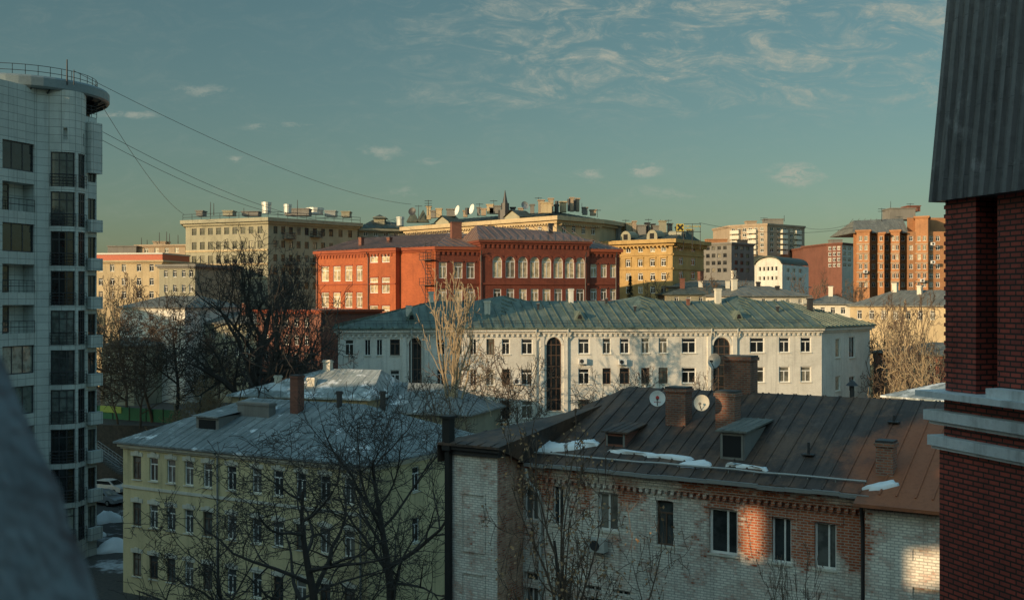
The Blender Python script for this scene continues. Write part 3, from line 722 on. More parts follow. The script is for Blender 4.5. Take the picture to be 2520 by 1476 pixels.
m=MB(); a=fs[0](0,1.2,35.52);b=fs[0](fs[0].L-1,1.2,35.52); i_=fs[0].i; i3=Vector((i_.x,i_.y,0))
hip4(m,a,b,b+i3*14,a+i3*14,fs[0](7,8,37.2),fs[0](fs[0].L-8,8,37.2),1.3); m.build('roof',MT['r_green'],t)
for a in ((1332,494,525,196,14,'beige'),(1356,490,522,197,12,'beige'),(1386,498,522,200,16,'cream'),(1408,488,520,201,9,'beige'),(1422,490,520,203,8,'beige'),(1440,512,528,203,12,'grey'),(1310,505,525,199,10,'grey'),(1080,515,535,214,14,'cream'),(1055,510,540,218,10,'cream'),(1206,505,525,207,16,'cream'),(1225,508,525,206,14,'grey'),(1190,515,530,208,12,'beige'),(1345,500,524,194,26,'cream'),(1460,518,530,204,14,'beige'),(1110,516,532,212,22,'grey'),(1145,520,534,210,10,'beige'),(1178,512,530,208,8,'grey'),(1282,514,530,203,12,'beige'),(1262,512,526,206,12,'mdark'),(1216,512,526,207,22,'grey'),(1066,520,536,216,12,'grey'),(1370,506,522,199,10,'mdark')): roofbox(t,*a,1.4)
for a in ((1400,490,520,198,7),(1415,492,520,199,7),(1370,495,524,196,8),(1150,512,528,210,10)): roofcan(t,*a,'mdark')
for a in ((1054,492,530,217,.08,3),(1030,505,540,219,.07,1),(1180,500,525,208,.07,1),(1432,500,525,203,.06,0),(1470,515,535,203,.06,1),(1215,492,525,206,.06,1),(1325,485,520,197,.05,1)): mast(t,*a)
m=MB(); q=V(1243,520,205); m.cyl(q.xy,1.3,q.z-2,q.z+.2,8); m.cyl(q.xy,.75,q.z+.2,q.z+1.5,8); m.tube([q+Vector((0,0,1.5)),q+Vector((0,0,2.6)),V(1243,468,205)],[.5,.28,.04],8); m.build('spire',MT['mdark'],t)
for px,w in ((1015,20),(1040,22)):
    m=MB(); q=V(px,545,219); hip4(m,q+Vector((-1.2,0,0)),q+Vector((1.2,0,0)),q+Vector((1.2,2.4,0)),q+Vector((-1.2,2.4,0)),q+Vector((-.05,1.2,2.4)),q+Vector((.05,1.2,2.4))); m.build('turret_roof',MT['r_green'],t)
# yellow ornate block
t,p,fs=block('ochre_block','ornate ochre corner block with flat cornice, low dark roof and rooftop sign','' or [(1494,199.5),(1655,191),(1732,202)],22,31.6,'ochre',
  {0:[([1518,1546,1576,1606,1633],12,[(604,621),(638,656),(672,690),(704,722)],1577)],1:[([1676,1706],10,[(600,618),(634,652),(668,686)],1690)]},(1.3,1.1,'ochre'),'r_green')
for f in fs[:2]:
    for z in (Z(630,196),Z(664,196)): m=MB(); m.fbox(f,.1,f.L-.1,-.18,-.002,z,z+.3); m.build('string_course',MT['ochre'],t)
    dentils(t,f,.4,f.L-.4,.8,.3,-.75,30.2,30.48,'ochre')
for w in (1518,1546,1576,1606,1633):
    m=MB(); s=fs[0].s(w); m.fbox(fs[0],s-.75,s+.75,-.22,-.002,Z(638,196)+.15,Z(638,196)+.35)
    for ds in (-.62,.62): m.fbox(fs[0],s+ds-.09,s+ds+.09,-.12,-.003,Z(656,196),Z(638,196)+.16)
    m.build('window_surround',MT['ochre'],t)
m=MB(); e=[Vector((*q,31.62)) for q in inset(p,-.2)]; hip=[fs[0](5,8,33.4),fs[0](fs[0].L-2,8,33.4)]
for poly in ([e[0],e[1],hip[1],hip[0]],[e[1],e[2],hip[1]],[e[2],e[3],hip[1]],[e[3],e[4],hip[0],hip[1]],[e[4],e[0],hip[0]]): m.quad(*poly); ribs(m,poly,1.1)
m.build('roof',MT['r_green'],t)
for px in (1535,1600,1690):
    f=fs[0] if px<1655 else fs[1]; s=f.s(px); m=MB()
    A=[(1.1*math.cos(math.pi*k/8),1.2*math.sin(math.pi*k/8)) for k in range(9)]
    m.add([f(s-x,.6,32.2+z) for x,z in A]+[f(s-x,3.2,32.2+z) for x,z in A]+[f(s-1.1,.6,31.6),f(s+1.1,.6,31.6)],[tuple([18]+[19])+tuple(range(8,-1,-1))]+[(k,k+1,k+10,k+9) for k in range(8)]); o=m.build('dormer',MT['cream_dim'],t)
    m=MB(); m.quad(f(s-.45,.58,31.8),f(s+.45,.58,31.8),f(s+.45,.58,32.8),f(s-.45,.58,32.8)); m.build('dormer_window',MT['dark'],o)
for a in ((1548,551,585,206,14,'cream_dim'),(1632,545,580,201,16,'cream_dim'),(1562,546,585,204,8,'beige'),(1650,552,580,202,10,'grey'),(1580,556,585,203,20,'grey'),(1608,553,580,203,8,'mdark'),(1700,566,590,202,14,'cream_dim'),(1522,560,590,205,12,'grey'),(1594,550,580,204,10,'mdark'),(1618,557,580,202,18,'grey'),(1672,560,582,200,14,'mdark')): roofbox(t,*a,1.5)
for a in ((1540,540,580,204,.07,1),(1520,550,585,205,.06,2),(1625,540,580,202,.06,0),(1596,538,580,202,.05,1),(1645,540,575,200,.05,1)): mast(t,*a)
def textmesh(body,size,mat,ext=.06):
    c=bpy.data.curves.new('lettering','FONT'); c.body=body; c.size=size; c.extrude=ext; c.align_x='LEFT'
    o=bpy.data.objects.new('lettering',c); COL.objects.link(o); bpy.context.view_layer.update()
    me=bpy.data.meshes.new_from_object(o.evaluated_get(bpy.context.evaluated_depsgraph_get())); bpy.data.objects.remove(o)
    me.materials.clear(); me.materials.append(mat); return me
SY=190.6
sg=thing('rooftop_sign','yellow rooftop sign with square cross emblem and lettering on ochre block','sign',V(1690,572,SY))
f=Fr(P2(1665,SY),Vector((1,.06))); z0=Z(569,SY); z1=Z(551,SY); sw=1.25
m=MB(); m.fbox(f,0,sw,-.1,.1,z0,z1); m.build('emblem_panel',MT['signyellow'],sg)
m=MB()
for a,b in (((.15,.15),(1.1,1.1)),((1.1,.15),(.15,1.1))):
    d_=Vector((b[0]-a[0],b[1]-a[1])).normalized(); n_=Vector((-d_.y,d_.x))*.17
    m.quad(*[f(q[0],-.106 if a[0]<1 else -.109,z0+q[1]) for q in (Vector(a)-n_,Vector(b)-n_,Vector(b)+n_,Vector(a)+n_)])
m.build('emblem_cross',MT['black'],sg)
for body,z,sz in (('Райффайзен',z0+.7,.48),('БАНК',z0+.1,.48)):
    o=bpy.data.objects.new('lettering',textmesh(body,sz,MT['signyellow'])); COL.objects.link(o); o.parent=sg; o.location=f(sw+.15,0,z)-WO[sg]; o.rotation_euler=(math.pi/2,0,f.ang)
m=MB(); m.tube([f(-.1,.05,z0-.08),f(4.3,.05,z0-.08)],.05,4); m.tube([f(sw,.05,z1+.03),f(4.3,.05,z1+.03)],.04,4)
for x in (0,1.25,2.8,4.2): m.tube([f(x,.15,z0-3.2),f(x,.15,z1)],.05,4)
m.build('sign_frame',MT['mdark'],sg)
# distant blocks
t,p,fs=block('beige_far_block','small beige block peeping out left of the ochre block roof',[(1472,262),(1560,262)],12,Z(552,262),'beige',{0:[([1484,1500,1516,1532],8,[(560,570),(578,588)],1510)]},(.4,.5,'beige')); roofbox(t,1500,545,553,265,26,'grey')
R6=[(561,570),(574,583),(587,596),(600,609),(613,622)]
t,p,fs=block('panel_tower_block','tall beige panel tower block on the skyline right of centre',[(1795,300),(1888,292),(1980,303)],14,Z(551,294),'beige',{0:[([1804,1818,1832,1846,1860,1875],9,R6,1840,'pair')],1:[([1900,1916,1932,1948,1966],8,R6,1930,'pair')]},(.3,.7,'beige'))
for k in range(5):
    for px in (1811,1853):
        f=fs[0]; s=f.s(px); z=Z(R6[k][1],296); m=MB(); m.fbox(f,s-1.4,s+1.4,-.9,-.02,z-.5,z+.45); m.build('balcony',MT['pale_trim'],t)
    for px in (1926,1960):
        f=fs[1]; s=f.s(px); z=Z(R6[k][1],297); m=MB(); m.fbox(f,s-1.2,s+1.2,-.9,-.02,z-.5,z+.45); m.build('balcony',MT['pale_trim'],t)
roofbox(t,1905,540,552,300,46,'grey'); roofbox(t,1850,545,552,302,24,'beige'); mast(t,1930,530,545,300); mast(t,1880,535,548,300,.07,2)
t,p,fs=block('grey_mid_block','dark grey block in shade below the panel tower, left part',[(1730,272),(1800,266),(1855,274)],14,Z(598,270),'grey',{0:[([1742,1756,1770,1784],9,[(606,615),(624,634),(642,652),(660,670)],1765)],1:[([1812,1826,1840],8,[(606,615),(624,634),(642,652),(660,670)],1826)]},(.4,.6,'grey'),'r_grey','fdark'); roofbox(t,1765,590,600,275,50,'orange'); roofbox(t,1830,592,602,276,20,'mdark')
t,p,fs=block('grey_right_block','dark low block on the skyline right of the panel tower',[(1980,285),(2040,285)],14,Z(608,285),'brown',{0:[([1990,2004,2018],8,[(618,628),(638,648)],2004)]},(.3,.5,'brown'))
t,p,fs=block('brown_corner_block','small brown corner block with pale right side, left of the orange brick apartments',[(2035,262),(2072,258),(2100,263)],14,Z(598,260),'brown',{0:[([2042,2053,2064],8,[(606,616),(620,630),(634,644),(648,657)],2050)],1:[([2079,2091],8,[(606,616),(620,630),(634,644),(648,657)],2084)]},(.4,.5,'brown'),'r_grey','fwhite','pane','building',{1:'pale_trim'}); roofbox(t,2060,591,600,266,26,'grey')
# white hall with rounded gable
p0,p1,p2=P2(1857,185),P2(1925,180),P2(1990,192)
jw=thing('white_round_gable_hall','small white hall with rounded gable and green roof edge','building',(p1.x,p1.y+5,0)); jp=[p0,p1,p2,p0+(p2-p1)]
jf=edges(jp); zj=Z(652,182)
shell(jw,jp,0,zj,'white',{0:grid(jf[0],[1870,1880,1890,1900,1910],6,[(656,667),(680,690)],1890,'one'),1:grid(jf[1],[1940,1955,1970],8,[(660,672),(682,692)],1955,'pair')})
m=MB(); n=14; Lj=jf[0].L; ex=p2-p1; ar=[(Lj*(1-math.cos(math.pi*k/n))/2,zj+(Z(631,182)-zj)*math.sin(math.pi*k/n)) for k in range(n+1)]
fp_=[jf[0](x,0,z) for x,z in ar]; m.quad(*fp_[::-1]); m.build('gable',MT['white'],jw)
m=MB(); exv=Vector((ex.x,ex.y,0)); of=-exv.normalized()*.4; up=Vector((0,0,.12))
for a,b in zip(fp_,fp_[1:]):
    m.quad(a+of+up,b+of+up,b+exv+up,a+exv+up); m.quad(a+of-up,b+of-up,b+of+up,a+of+up)
m.build('roof',MT['r_green'],jw)
# orange brick apartments
ok=thing('orange_brick_apartments','orange brick apartment house with stepped bays and dark mansard roof, far right','building',(X(2210,230),230,0))
p=[P2(2100,224),P2(2232,224),P2(2232,221.5),P2(2335,221),P2(2335,245),P2(2100,245)]
RK=[(581,593),(603,616),(626,639),(649,662),(672,685),(694,706)]
fk=edges(p)
shell(ok,p,0,Z(572,224),'orange',{0:grid(fk[0],[2150,2183,2222],9,RK,2170,'two'),2:grid(fk[2],[2242,2292,2308],10,RK,2280,'two')},'fwhite','pane',None,'r_grey')
for a,b,top in ((2108,2140,566),(2160,2176,572),(2192,2214,566),(2252,2284,532)):
    q=[P2(a,221.5),P2(b,220),P2(b+3,224.5),P2(a,226)]; fq=edges(q)
    shell(ok,q,0,Z(top,221),'orange',{0:grid(fq[0],[a+(b-a)*.3,a+(b-a)*.72] if b-a>20 else [(a+b)/2],8,RK,(a+b)/2,'pair')},'fwhite','pane',None,'r_grey')
    zs_=Z(top,221)
    for k in range(5):
        z=Z(RK[k][1],221)-.75; m=MB(); m.fbox(fq[0],.02,fq[0].L-.02,-.12,-.003,z,z+.22); m.build('string_course',MT['beige'],ok)
    cornice(ok,q,zs_-.5,zs_,.3,'orange')
q=[P2(2232,226),P2(2330,226),P2(2330,240),P2(2232,240)]; m=MB(); m.prism(q,Z(572,224)+.01,Z(536,226)); m.build('upper_storey',MT['orange'],ok)
m=MB(); a=V(2098,572,223);b=V(2236,572,223); hip4(m,a,b,b+Vector((0,16,0)),a+Vector((0,16,0)),V(2108,541,227)+Vector((0,2,0)),V(2230,536,227)+Vector((0,2,0)),1.2); m.build('roof',MT['r_grey'],ok)
roofbox(ok,2222,514,540,232,62,'grey',5); roofbox(ok,2305,542,560,228,24,'orange'); roofbox(ok,2250,508,520,236,30,'brown',4)
for a in ((2170,512,545,228,.08,2),(2192,495,515,234,.07,0),(2240,500,515,234,.07,1)): mast(ok,*a)
for k,(px,py) in enumerate(((2296,600),(2296,645),(2270,690),(2130,668))):
    c=V(px,py,219.3); t=thing('air_conditioner','white air conditioner on orange brick apartments, '+('upper right part','middle right part','bottom right bay','lower left bay')[k],'air conditioner',c); m=MB(); m.box(c.x-.4,c.x+.4,c.y-.1,c.y+.2,c.z-.3,c.z+.3); m.build('casing',MT['fwhite'],t); m=MB(); m.tube([c+Vector((0,-.105,0)),c+Vector((0,-.13,0))],[.22,.22],10,True); m.build('fan_grille',MT['mdark'],t)
    m=MB(); m.box(c.x-.3,c.x+.3,c.y+.2,c.y+(2.2 if px<2290 and px>2200 else 1.9),c.z-.36,c.z-.305); m.build('bracket',MT['mdark'],t)
# low buildings, right middle distance
def hiphouse(name,label,px,back,ze,zr,mat,roof,wins,h0=4,h1=4,chims=(),mf='fwhite'):
    t,p,fs=block(name,label,px,back,ze,mat,wins,None,None,mf)
    f=fs[0]; m=MB(); hipfr(m,f,-.4,f.L+.4,-.4,back+.4,ze+.02,zr,h0,h1,1.,.14,.03); m.build('roof',MT[roof],t)
    for x,y,w,z,mt in chims: chimney(t,f,x,y,w,w*.8,ze+.3,z,mt,'mdark')
    return t,fs
hiphouse('cream_low_house','low cream house with grey hip roof behind the bare trees at right',[(2092,150),(2340,140)],11,Z(752,145),Z(714,150),'cream','r_grey',{0:[([2115,2145,2175,2205,2235,2265,2295],12,[(764,786)],2205)]},4,4,((4,5,.7,23.4,'pale_trim'),(8,4,.6,23,'pale_trim')))
hiphouse('pale_low_house','small pale low house with flat grey roof right of the white house roof',[(1985,152),(2098,150)],9,Z(748,150),Z(726,154),'pale_trim','r_grey',{0:[([2000,2025,2050,2075],11,[(756,772)],2040)]},3,3,((3,4,.6,23.,'pale_trim'),))
hiphouse('dark_roof_house','low dark-roofed house under the ochre block',[(1640,165),(1850,165)],10,Z(724,165),Z(706,170),'cream_dim','r_green',{0:[([1665,1695,1725,1755,1785,1815],10,[(730,742)],1740)]},4,4,((3,4,.7,24.4,'brown'),(6,5,.6,24.,'pale_trim'),(10,4,.6,24.,'pale_trim')))
hiphouse('grey_roof_house','low grey-roofed house in front of the white round-gabled hall',[(1800,150),(1990,152)],10,Z(728,151),Z(704,156),'pale_trim','r_grey',{0:[([1820,1850,1880,1910,1940,1970],10,[(735,747)],1890)]},4,4,((2,4,.7,24.,'pale_trim'),(6,5,.5,23.6,'mdark'),(8,3,.5,23.,'mdark')))
hiphouse('dark_shed_house','low roof row below the grey panel block',[(1722,185),(1990,200)],10,Z(705,190),Z(690,195),'grey','r_grey',{},4,4,((4,4,.8,26,'brown'),(12,4,.7,26.3,'pale_trim')))
hiphouse('brick_yard_house','dull brick house behind the pale trees at right edge of white house',[(2150,131),(2345,121)],12,Z(872,124),Z(842,130),'brown','r_grey',{0:[([2175,2205,2235,2265,2295],14,[(886,915)],2235)]},4,4)
hiphouse('pale_arched_shed','low shed with pale blue-white roof beside the brown roof',[(2185,84),(2400,78)],9,Z(985,80),Z(944,84),'grey','r_pale',{},2,2)
# left background
t,p,fs=block('yellow_red_band_block','cream-yellow block with red roof band right of the tower',[(222,188),(398,186)],16,Z(640,186),'cream',{0:[([248,276,305,342,373],11,[(650,668),(684,702),(716,734)],310)]},(.5,.5,'cream'))
m=MB(); m.fbox(fs[0],-.3,fs[0].L+.3,-.35,10,Z(640,186)+.01,Z(626,186)); m.build('roof_band',MT['redband'],t)
m=MB(); m.fbox(fs[0],-.4,fs[0].L+.4,-.5,10.2,Z(626,186)+.012,Z(622,186)); m.build('roof_edge',MT['mgrey'],t)
t,p,fs=block('beige_stepped_block','beige stepped block on the skyline behind the red roof band',[(338,216),(456,214)],16,Z(602,215),'beige',{0:[([360,385,410,435],10,[(610,622)],398)]},(.5,.5,'beige')); roofbox(t,300,607,625,215,70,'grey'); roofbox(t,392,596,604,220,30,'beige'); [mast(t,*a) for a in ((348,585,605,218),(362,590,605,218),(392,572,600,218),(410,570,600,218),(417,575,600,218),(438,578,600,218))]
t,p,fs=block('grey_cornice_block','grey block with dark cornice left of the big bare tree',[(392,182),(480,180)],14,Z(650,181),'cream_dim',{0:[([408,430,452,470],9,[(664,682),(700,718)],430)]},(.5,.7,'grey'),'r_grey')
hiphouse('white_back_house','white two-storey house in shade with grey roof, beyond the left trees',[(296,152),(455,146)],11,Z(756,149),Z(728,154),'white','r_grey',{0:[([318,345,372,400,428],11,[(770,790),(806,828)],372)]},3,3)
t,p,fs=block('dull_red_brick_house','dull red brick house left of the large red building',[(632,146),(790,140)],12,Z(762,142),'brown',{0:[([655,680,705,730,755],11,[(782,804),(824,848),(868,890)],705)]},(.4,.5,'redtrim'),'r_grey','fwhite')
hiphouse('brown_back_house','brown plastered house hidden behind the big dark tree',[(470,150),(640,146)],10,Z(795,148),Z(768,153),'cream_dim','r_grey',{0:[([495,525,555,585,612],11,[(812,834),(852,876)],555)]},3,3,((6,4,.7,20.6,'brown'),))
hiphouse('pink_left_house','low pinkish house at the foot of the left trees',[(250,145),(330,143)],9,Z(850,144),Z(830,148),'cream_dim','r_grey',{0:[([268,290,312],10,[(862,880),(896,914)],290)]},1.5,1.5)
for k,(px,w,py,Y_,mt) in enumerate(((215,120,655,300,'grey'),(1100,260,640,330,'beige'),(1720,160,640,340,'brown'),(2010,200,655,350,'grey'),(2330,120,640,330,'orange'),(600,300,640,330,'grey'))):
    block('distant_block',('far grey block behind the tower foot','far beige block behind the red building','far brown block behind the ochre block','far grey block behind the white hall','far orange block behind the orange apartments','far grey block behind the cream wings')[k],[(px-w/2,Y_),(px+w/2,Y_)],15,Z(py,Y_),mt,{0:[([px-w/2+w*(q+.5)/6 for q in range(6)],8,[(py+10,py+20),(py+28,py+38)],px)]})
# ------------------------------------------------------------------ near painted brick house
nh=thing('painted_brick_house','white-painted brick house with peeling red patches and brown rusty roof','building',(8,50,0))
d=Vector((.842,-.54)).normalized(); fn=Fr((.48,46.7),d); inn=fn.i
SL=.434
def onr(px,py):
    rx=(px-CX)/F; rz=(CY-py)/F; dot0=fn.p.dot(inn); k=rx*inn.x+inn.y
    Y_=(14.2+SL*(.45-dot0)-H)/(rz-SL*k); q=Vector((rx*Y_,Y_)); l=q-fn.p
    return l.dot(fn.d),l.dot(inn)
def zr_n(y): return 14.2+(y+.45)*SL
def wpt(px,py): s=fn.s(px); q=fn.p+fn.d*s; return (q.x,q.y,Z(py,q.y))
pat=[(*wpt(1790,1215),1.5,.42),(*wpt(1900,1245),1.4,.44),(*wpt(2000,1265),1.3,.42),(*wpt(2095,1300),1.7,.52),(*wpt(1858,1325),1.25,.56),(*wpt(1340,1190),1.5,.28),(*wpt(1430,1200),1.2,.24),(*wpt(1540,1220),1.2,.24),(*wpt(1300,1300),1.1,.2),(*wpt(1980,1345),1.1,.38),(*wpt(1700,1190),1.1,.28),(*wpt(2110,1390),1.,.2)]
MT['painted']=brick('peeling_painted_brick',(.52,.145,.055),(.38,.1,.045),(.45,.38,.31),.27,.1,.017,(.9,.86,.75),pat,var=.3,streak=.45)
MT['pinkpaint']=brick('pinkish_painted_brick',(.45,.15,.07),(.36,.11,.06),(.45,.38,.31),.27,.1,.017,(.8,.54,.38),(),var=.3,streak=.4,keep=.5)
rp=fn(17.5,1.5,0); MT['r_brown']=metalroof('brown_rusty_roof',(.1,.075,.063),(.19,.11,.07),.6,.65,.6,(rp.x,rp.y,15.2,7.,(.38,.125,.055)))
def nw(px,a,b,w,st='two',mf='fwhite'):
    s=fn.s(px); Y_=fn.Y(px); ww=abs(fn.s(px+w/2)-fn.s(px-w/2)); z1=Z(a,Y_);z0=Z(b,Y_)
    return (s,z0,round(ww,2),round(z1-z0,2),st,mf,'panenear')
nws=[nw(1308,1186,1280,36,'pair'),nw(1373,1196,1291,26,'pair'),nw(1496,1212,1306,50,'pair'),nw(1636,1232,1342,42,'two','fbrown'),nw(1780,1252,1364,70,'side'),nw(1923,1273,1385,48,'side'),nw(2031,1286,1400,54,'side'),
     nw(1308,1408,1504,36,'pair'),nw(1383,1424,1522,36,'pair'),nw(1460,1440,1540,40,'pair'),nw(1530,1452,1555,42,'pair')]
XR=21.5
loc=[(-2.34,-2),(0,-2),(0,0),(14.48,0),(14.48,-.6),(XR,-.6),(XR,12),(-2.34,12)]
npts=[fn(x,y,0).xy for x,y in loc]; fe=edges(npts)
mb=MB()
for i in (0,2,5,6,7):
    f=fe[i]; ws=nws if i==2 else []
    wall(mb,f,0,f.L,0,13.75 if i==5 else (14.72 if i==0 else 14.18),[(w[0]-w[2]/2,w[0]+w[2]/2,w[1],w[1]+w[3],w[4]) for w in ws],.22)
    for w in ws: window(nh,f,w[0],w[1],w[2],w[3],w[4],w[5],w[6],.04,'pale_trim')
wall(mb,fe[3],0,fe[3].L,0,13.75,[])
wall(mb,fe[4],0,fe[4].L,0,13.7,[(1.6,4.4,9.6,11.2,'r',.12),(1.6,4.4,12.1,12.5,'r',.06)]); f=fe[4]
mb.quad(f(1.6,.12,9.6),f(4.4,.12,9.6),f(4.4,.12,11.2),f(1.6,.12,11.2)); mb.quad(f(1.6,.06,12.1),f(4.4,.06,12.1),f(4.4,.06,12.5),f(1.6,.06,12.5))
mb.build('wall',MT['painted'],nh)
mb=MB(); wall(mb,fe[1],0,fe[1].L,0,14.72,[]); mb.build('return_wall',MT['pinkpaint'],nh)
f=fe[0]
for z0,z1 in ((10.6,12.9),(7.2,9.6),(3.8,6.2)):
    mb=MB(); mb.fbox(f,.55,1.75,-.05,-.002,z1,z1+.09); mb.fbox(f,.55,1.75,-.05,-.002,z0-.09,z0); mb.fbox(f,.55,.62,-.045,-.002,z0-.01,z1+.01); mb.fbox(f,1.68,1.75,-.045,-.002,z0-.01,z1+.01); mb.build('blind_panel',MT['painted'],nh)
for w in nws:
    n=9; mb=MB()
    for i in range(n):
        a=w[0]+(i-n/2)*(w[2]+.5)/n; b_=a+(w[2]+.5)/n+.002; k=abs(i-n//2)/(n//2); zz=w[1]+w[3]+.03-.06*k*k
        mb.fbox(fn,a,b_,-.035-.006*(i%2),-.003,zz,zz+.3)
    mb.build('window_surround',MT['painted'],nh)
mb=MB()
for y,z0,z1 in ((-.1,13.55,13.681),(-.18,13.68,13.821),(-.26,13.82,14.05)): mb.fbox(fn,.02,14.45,y,-.003,z0,z1)
mb.build('cornice',MT['painted'],nh)
dentils(nh,fn,.15,14.4,.27,.13,-.2,13.4,13.549,'painted')
mb=MB(); mb.fbox(fn,0.02,14.4,-.08,-.003,9.05,9.2); mb.fbox(fn,0.02,14.4,-.05,-.004,8.85,9.051); mb.build('string_course',MT['painted'],nh)
# projection on the left keeps its own eave a little above the main one
mb=MB(); mb.fbox(fn,-2.5,.16,-2.16,-.1,14.56,14.75); mb.fbox(fn,-2.62,.28,-2.3,-.1,14.751,14.95); mb.build('cornice_block',MT['mdark'],nh)
mb=MB()
A_=fn(-2.75,-2.42,15.02);B_=fn(.34,-2.42,15.02);C_=fn(1.5,4.3,16.28);D2=fn(.1,4.6,15.95)
mb.quad(A_,B_,C_,D2); ribs(mb,[A_,B_,C_,D2],.62,.03,.04)
mb.quad(B_,fn(.34,-.5,14.15),C_); mb.quad(A_,D2,fn(-2.75,3.5,14.18),fn(-2.75,-2.42,14.18)); U=Vector((0,0,.1)); mb.quad(A_-U,B_-U,B_,A_)
mb.quad(B_-U,fn(.34,-.1,14.1),fn(.34,-.1,15.4),B_)
o_=mb.build('eave_roof',MT['r_brown'],nh)
mb=MB(); zR=17.; a=fn(-2.75,-.45,14.2);b=fn(XR+.5,-.45,14.2);c=fn(XR+.5,12.45,14.2);e_=fn(-2.75,12.45,14.2)
hip4(mb,a,b,c,e_,fn(2.,6.,zR),fn(17.4,6.,zR),.62,.1,.04)
a=fn(14.2,-1.05,13.94);b=fn(XR+.5,-1.05,13.94); mb.quad(a,b,fn(XR+.5,-.44,14.205),fn(14.2,-.44,14.205)); D_=Vector((0,0,.12)); mb.quad(a-D_,b-D_,b,a); mb.quad(fn(14.2,-.44,14.05),a-D_,a,fn(14.2,-.44,14.205))
mb.build('roof',MT['r_brown'],nh)
mb=MB(); mb.tube([fn(.5+k*.99,.05+random.uniform(-.03,.03),zr_n(.05)+.15+random.uniform(-.03,.03)) for k in range(15)],.045,6); 
for x in range(1,15): mb.tube([fn(x*1.02,.06,zr_n(.06)),fn(x*1.02,.06,zr_n(.06)+.16)],.02,4)
mb.build('snow_guard',MT['mgrey'],nh)
mb=MB()
for k in range(14):
    a=.4+k*1.015; dz=random.uniform(-.04,.03); mb.fbox(fn,a,a+1.013,-.6,-.46,14.05+dz,14.19+dz)
mb.build('gutter',MT['mgrey'],nh)
mb=MB(); s=fn.s(1333); mb.tube([fn(.45,-.5,13.95),fn(.5,-.45,13.4),fn(s,-.2,12.9),fn(s,-.16,12.3),fn(s,-.16,.3)],.075,8); mb.build('downpipe',MT['mpale'],nh)
mb=MB(); mb.tube([fn(14.3,-.5,14.),fn(14.3,-.2,13.),fn(14.3,-.18,.3)],.07,8); mb.build('downpipe',MT['mdark'],nh)
mb=MB(); f=fe[0]; mb.fbox(f,-.12,.1,-.3,-.06,0,14.7); mb.fbox(f,-.18,.2,-.4,-.02,14.7,16.05); mb.fbox(f,-.26,.28,-.48,.06,16.05,16.15); mb.build('flue',MT['black'],nh)
def brickch(px,py,wpx,top,dep=.7):
    x,y=onr(px,py); Y_=fn(x,y,0).y; w=wpx/F*Y_*.66; zt=Z(top,Y_)
    chimney(nh,fn,x,y+dep/2,w,dep,zr_n(y)-.3,zt); return x,y,w,zt
brickch(1662,1048,80,952); brickch(1784,1062,76,962); brickch(2176,1170,62,1084,.6)
x=2.0
for _ in range(140):
    pt=fn(x,6.3,0); 
    if CX+F*pt.x/pt.y>1820: break
    x+=.1
chimney(nh,fn,x,6.3,1.2,.9,16.6,Z(874,fn(x,6.3,0).y)); bigx=x
def dormer(px,py,w,h,mat,rm):
    x,y=onr(px,py); z=zr_n(y); Ld=h/SL*1.0; m=MB()
    m.add([fn(x,y,z-.1),fn(x+w,y,z-.1),fn(x+w,y,z+h),fn(x,y,z+h),fn(x,y+Ld,z+h+.05),fn(x+w,y+Ld,z+h+.05)],[(0,1,2,3),(0,3,4),(1,5,2)])
    o=m.build('dormer',MT[mat],nh)
    m=MB(); a,b=.14,.07
    P=[fn(x-a,y-a,z+h+.01),fn(x+w+a,y-a,z+h+.01),fn(x+w+a,y+Ld+.5,z+h+.22),fn(x-a,y+Ld+.5,z+h+.22)]
    U=Vector((0,0,b)); m.add(P+[q+U for q in P],[(0,3,2,1),(4,5,6,7),(0,1,5,4),(1,2,6,5),(2,3,7,6),(3,0,4,7)])
    for k in range(1,4): 
        t=k/4; A=P[0].lerp(P[1],t)+U;B=P[3].lerp(P[2],t)+U; m.tube([A,B],.03,4)
    m.build('dormer_roof',MT[rm],o)
    m=MB(); m.fbox(fn,x+.12,x+w-.12,y-.012,y-.003,z+.1,z+h-.12); m.build('dormer_opening',MT['dark'],o)
    for q in (.04,w-.12): m=MB(); m.fbox(fn,x+q,x+q+.08,y-.04,y-.002,z,z+h-.02); m.build('dormer_post',MT['grey'],o)
dormer(1772,1128,1.0,1.05,'grey','r_grey'); dormer(1490,1096,.95,.55,'brown','r_brown')
for px,py,hh in ((1990,1120,.5),(2200,1040,.3)):
    x,y=onr(px,py); m=MB(); z=zr_n(y); m.tube([fn(x,y,z-.1),fn(x,y,z+hh)],.05,8,True); m.fbox(fn,x-.22,x+.22,y-.2,y+.2,z+.02,z+.06); m.build('vent_pipe',MT['mdark'],nh)
x=bigx
for _ in range(140):
    pt=fn(x,6.4,0)
    if CX+F*pt.x/pt.y>2092: break
    x+=.1
m=MB(); m.tube([fn(x,6.4,16.6),fn(x,6.4,17.45)],.1,8,True); m.tube([fn(x,6.4,17.45),fn(x,6.4,17.7)],[.28,.02],8); m.build('vent_pipe',MT['mdark'],nh)
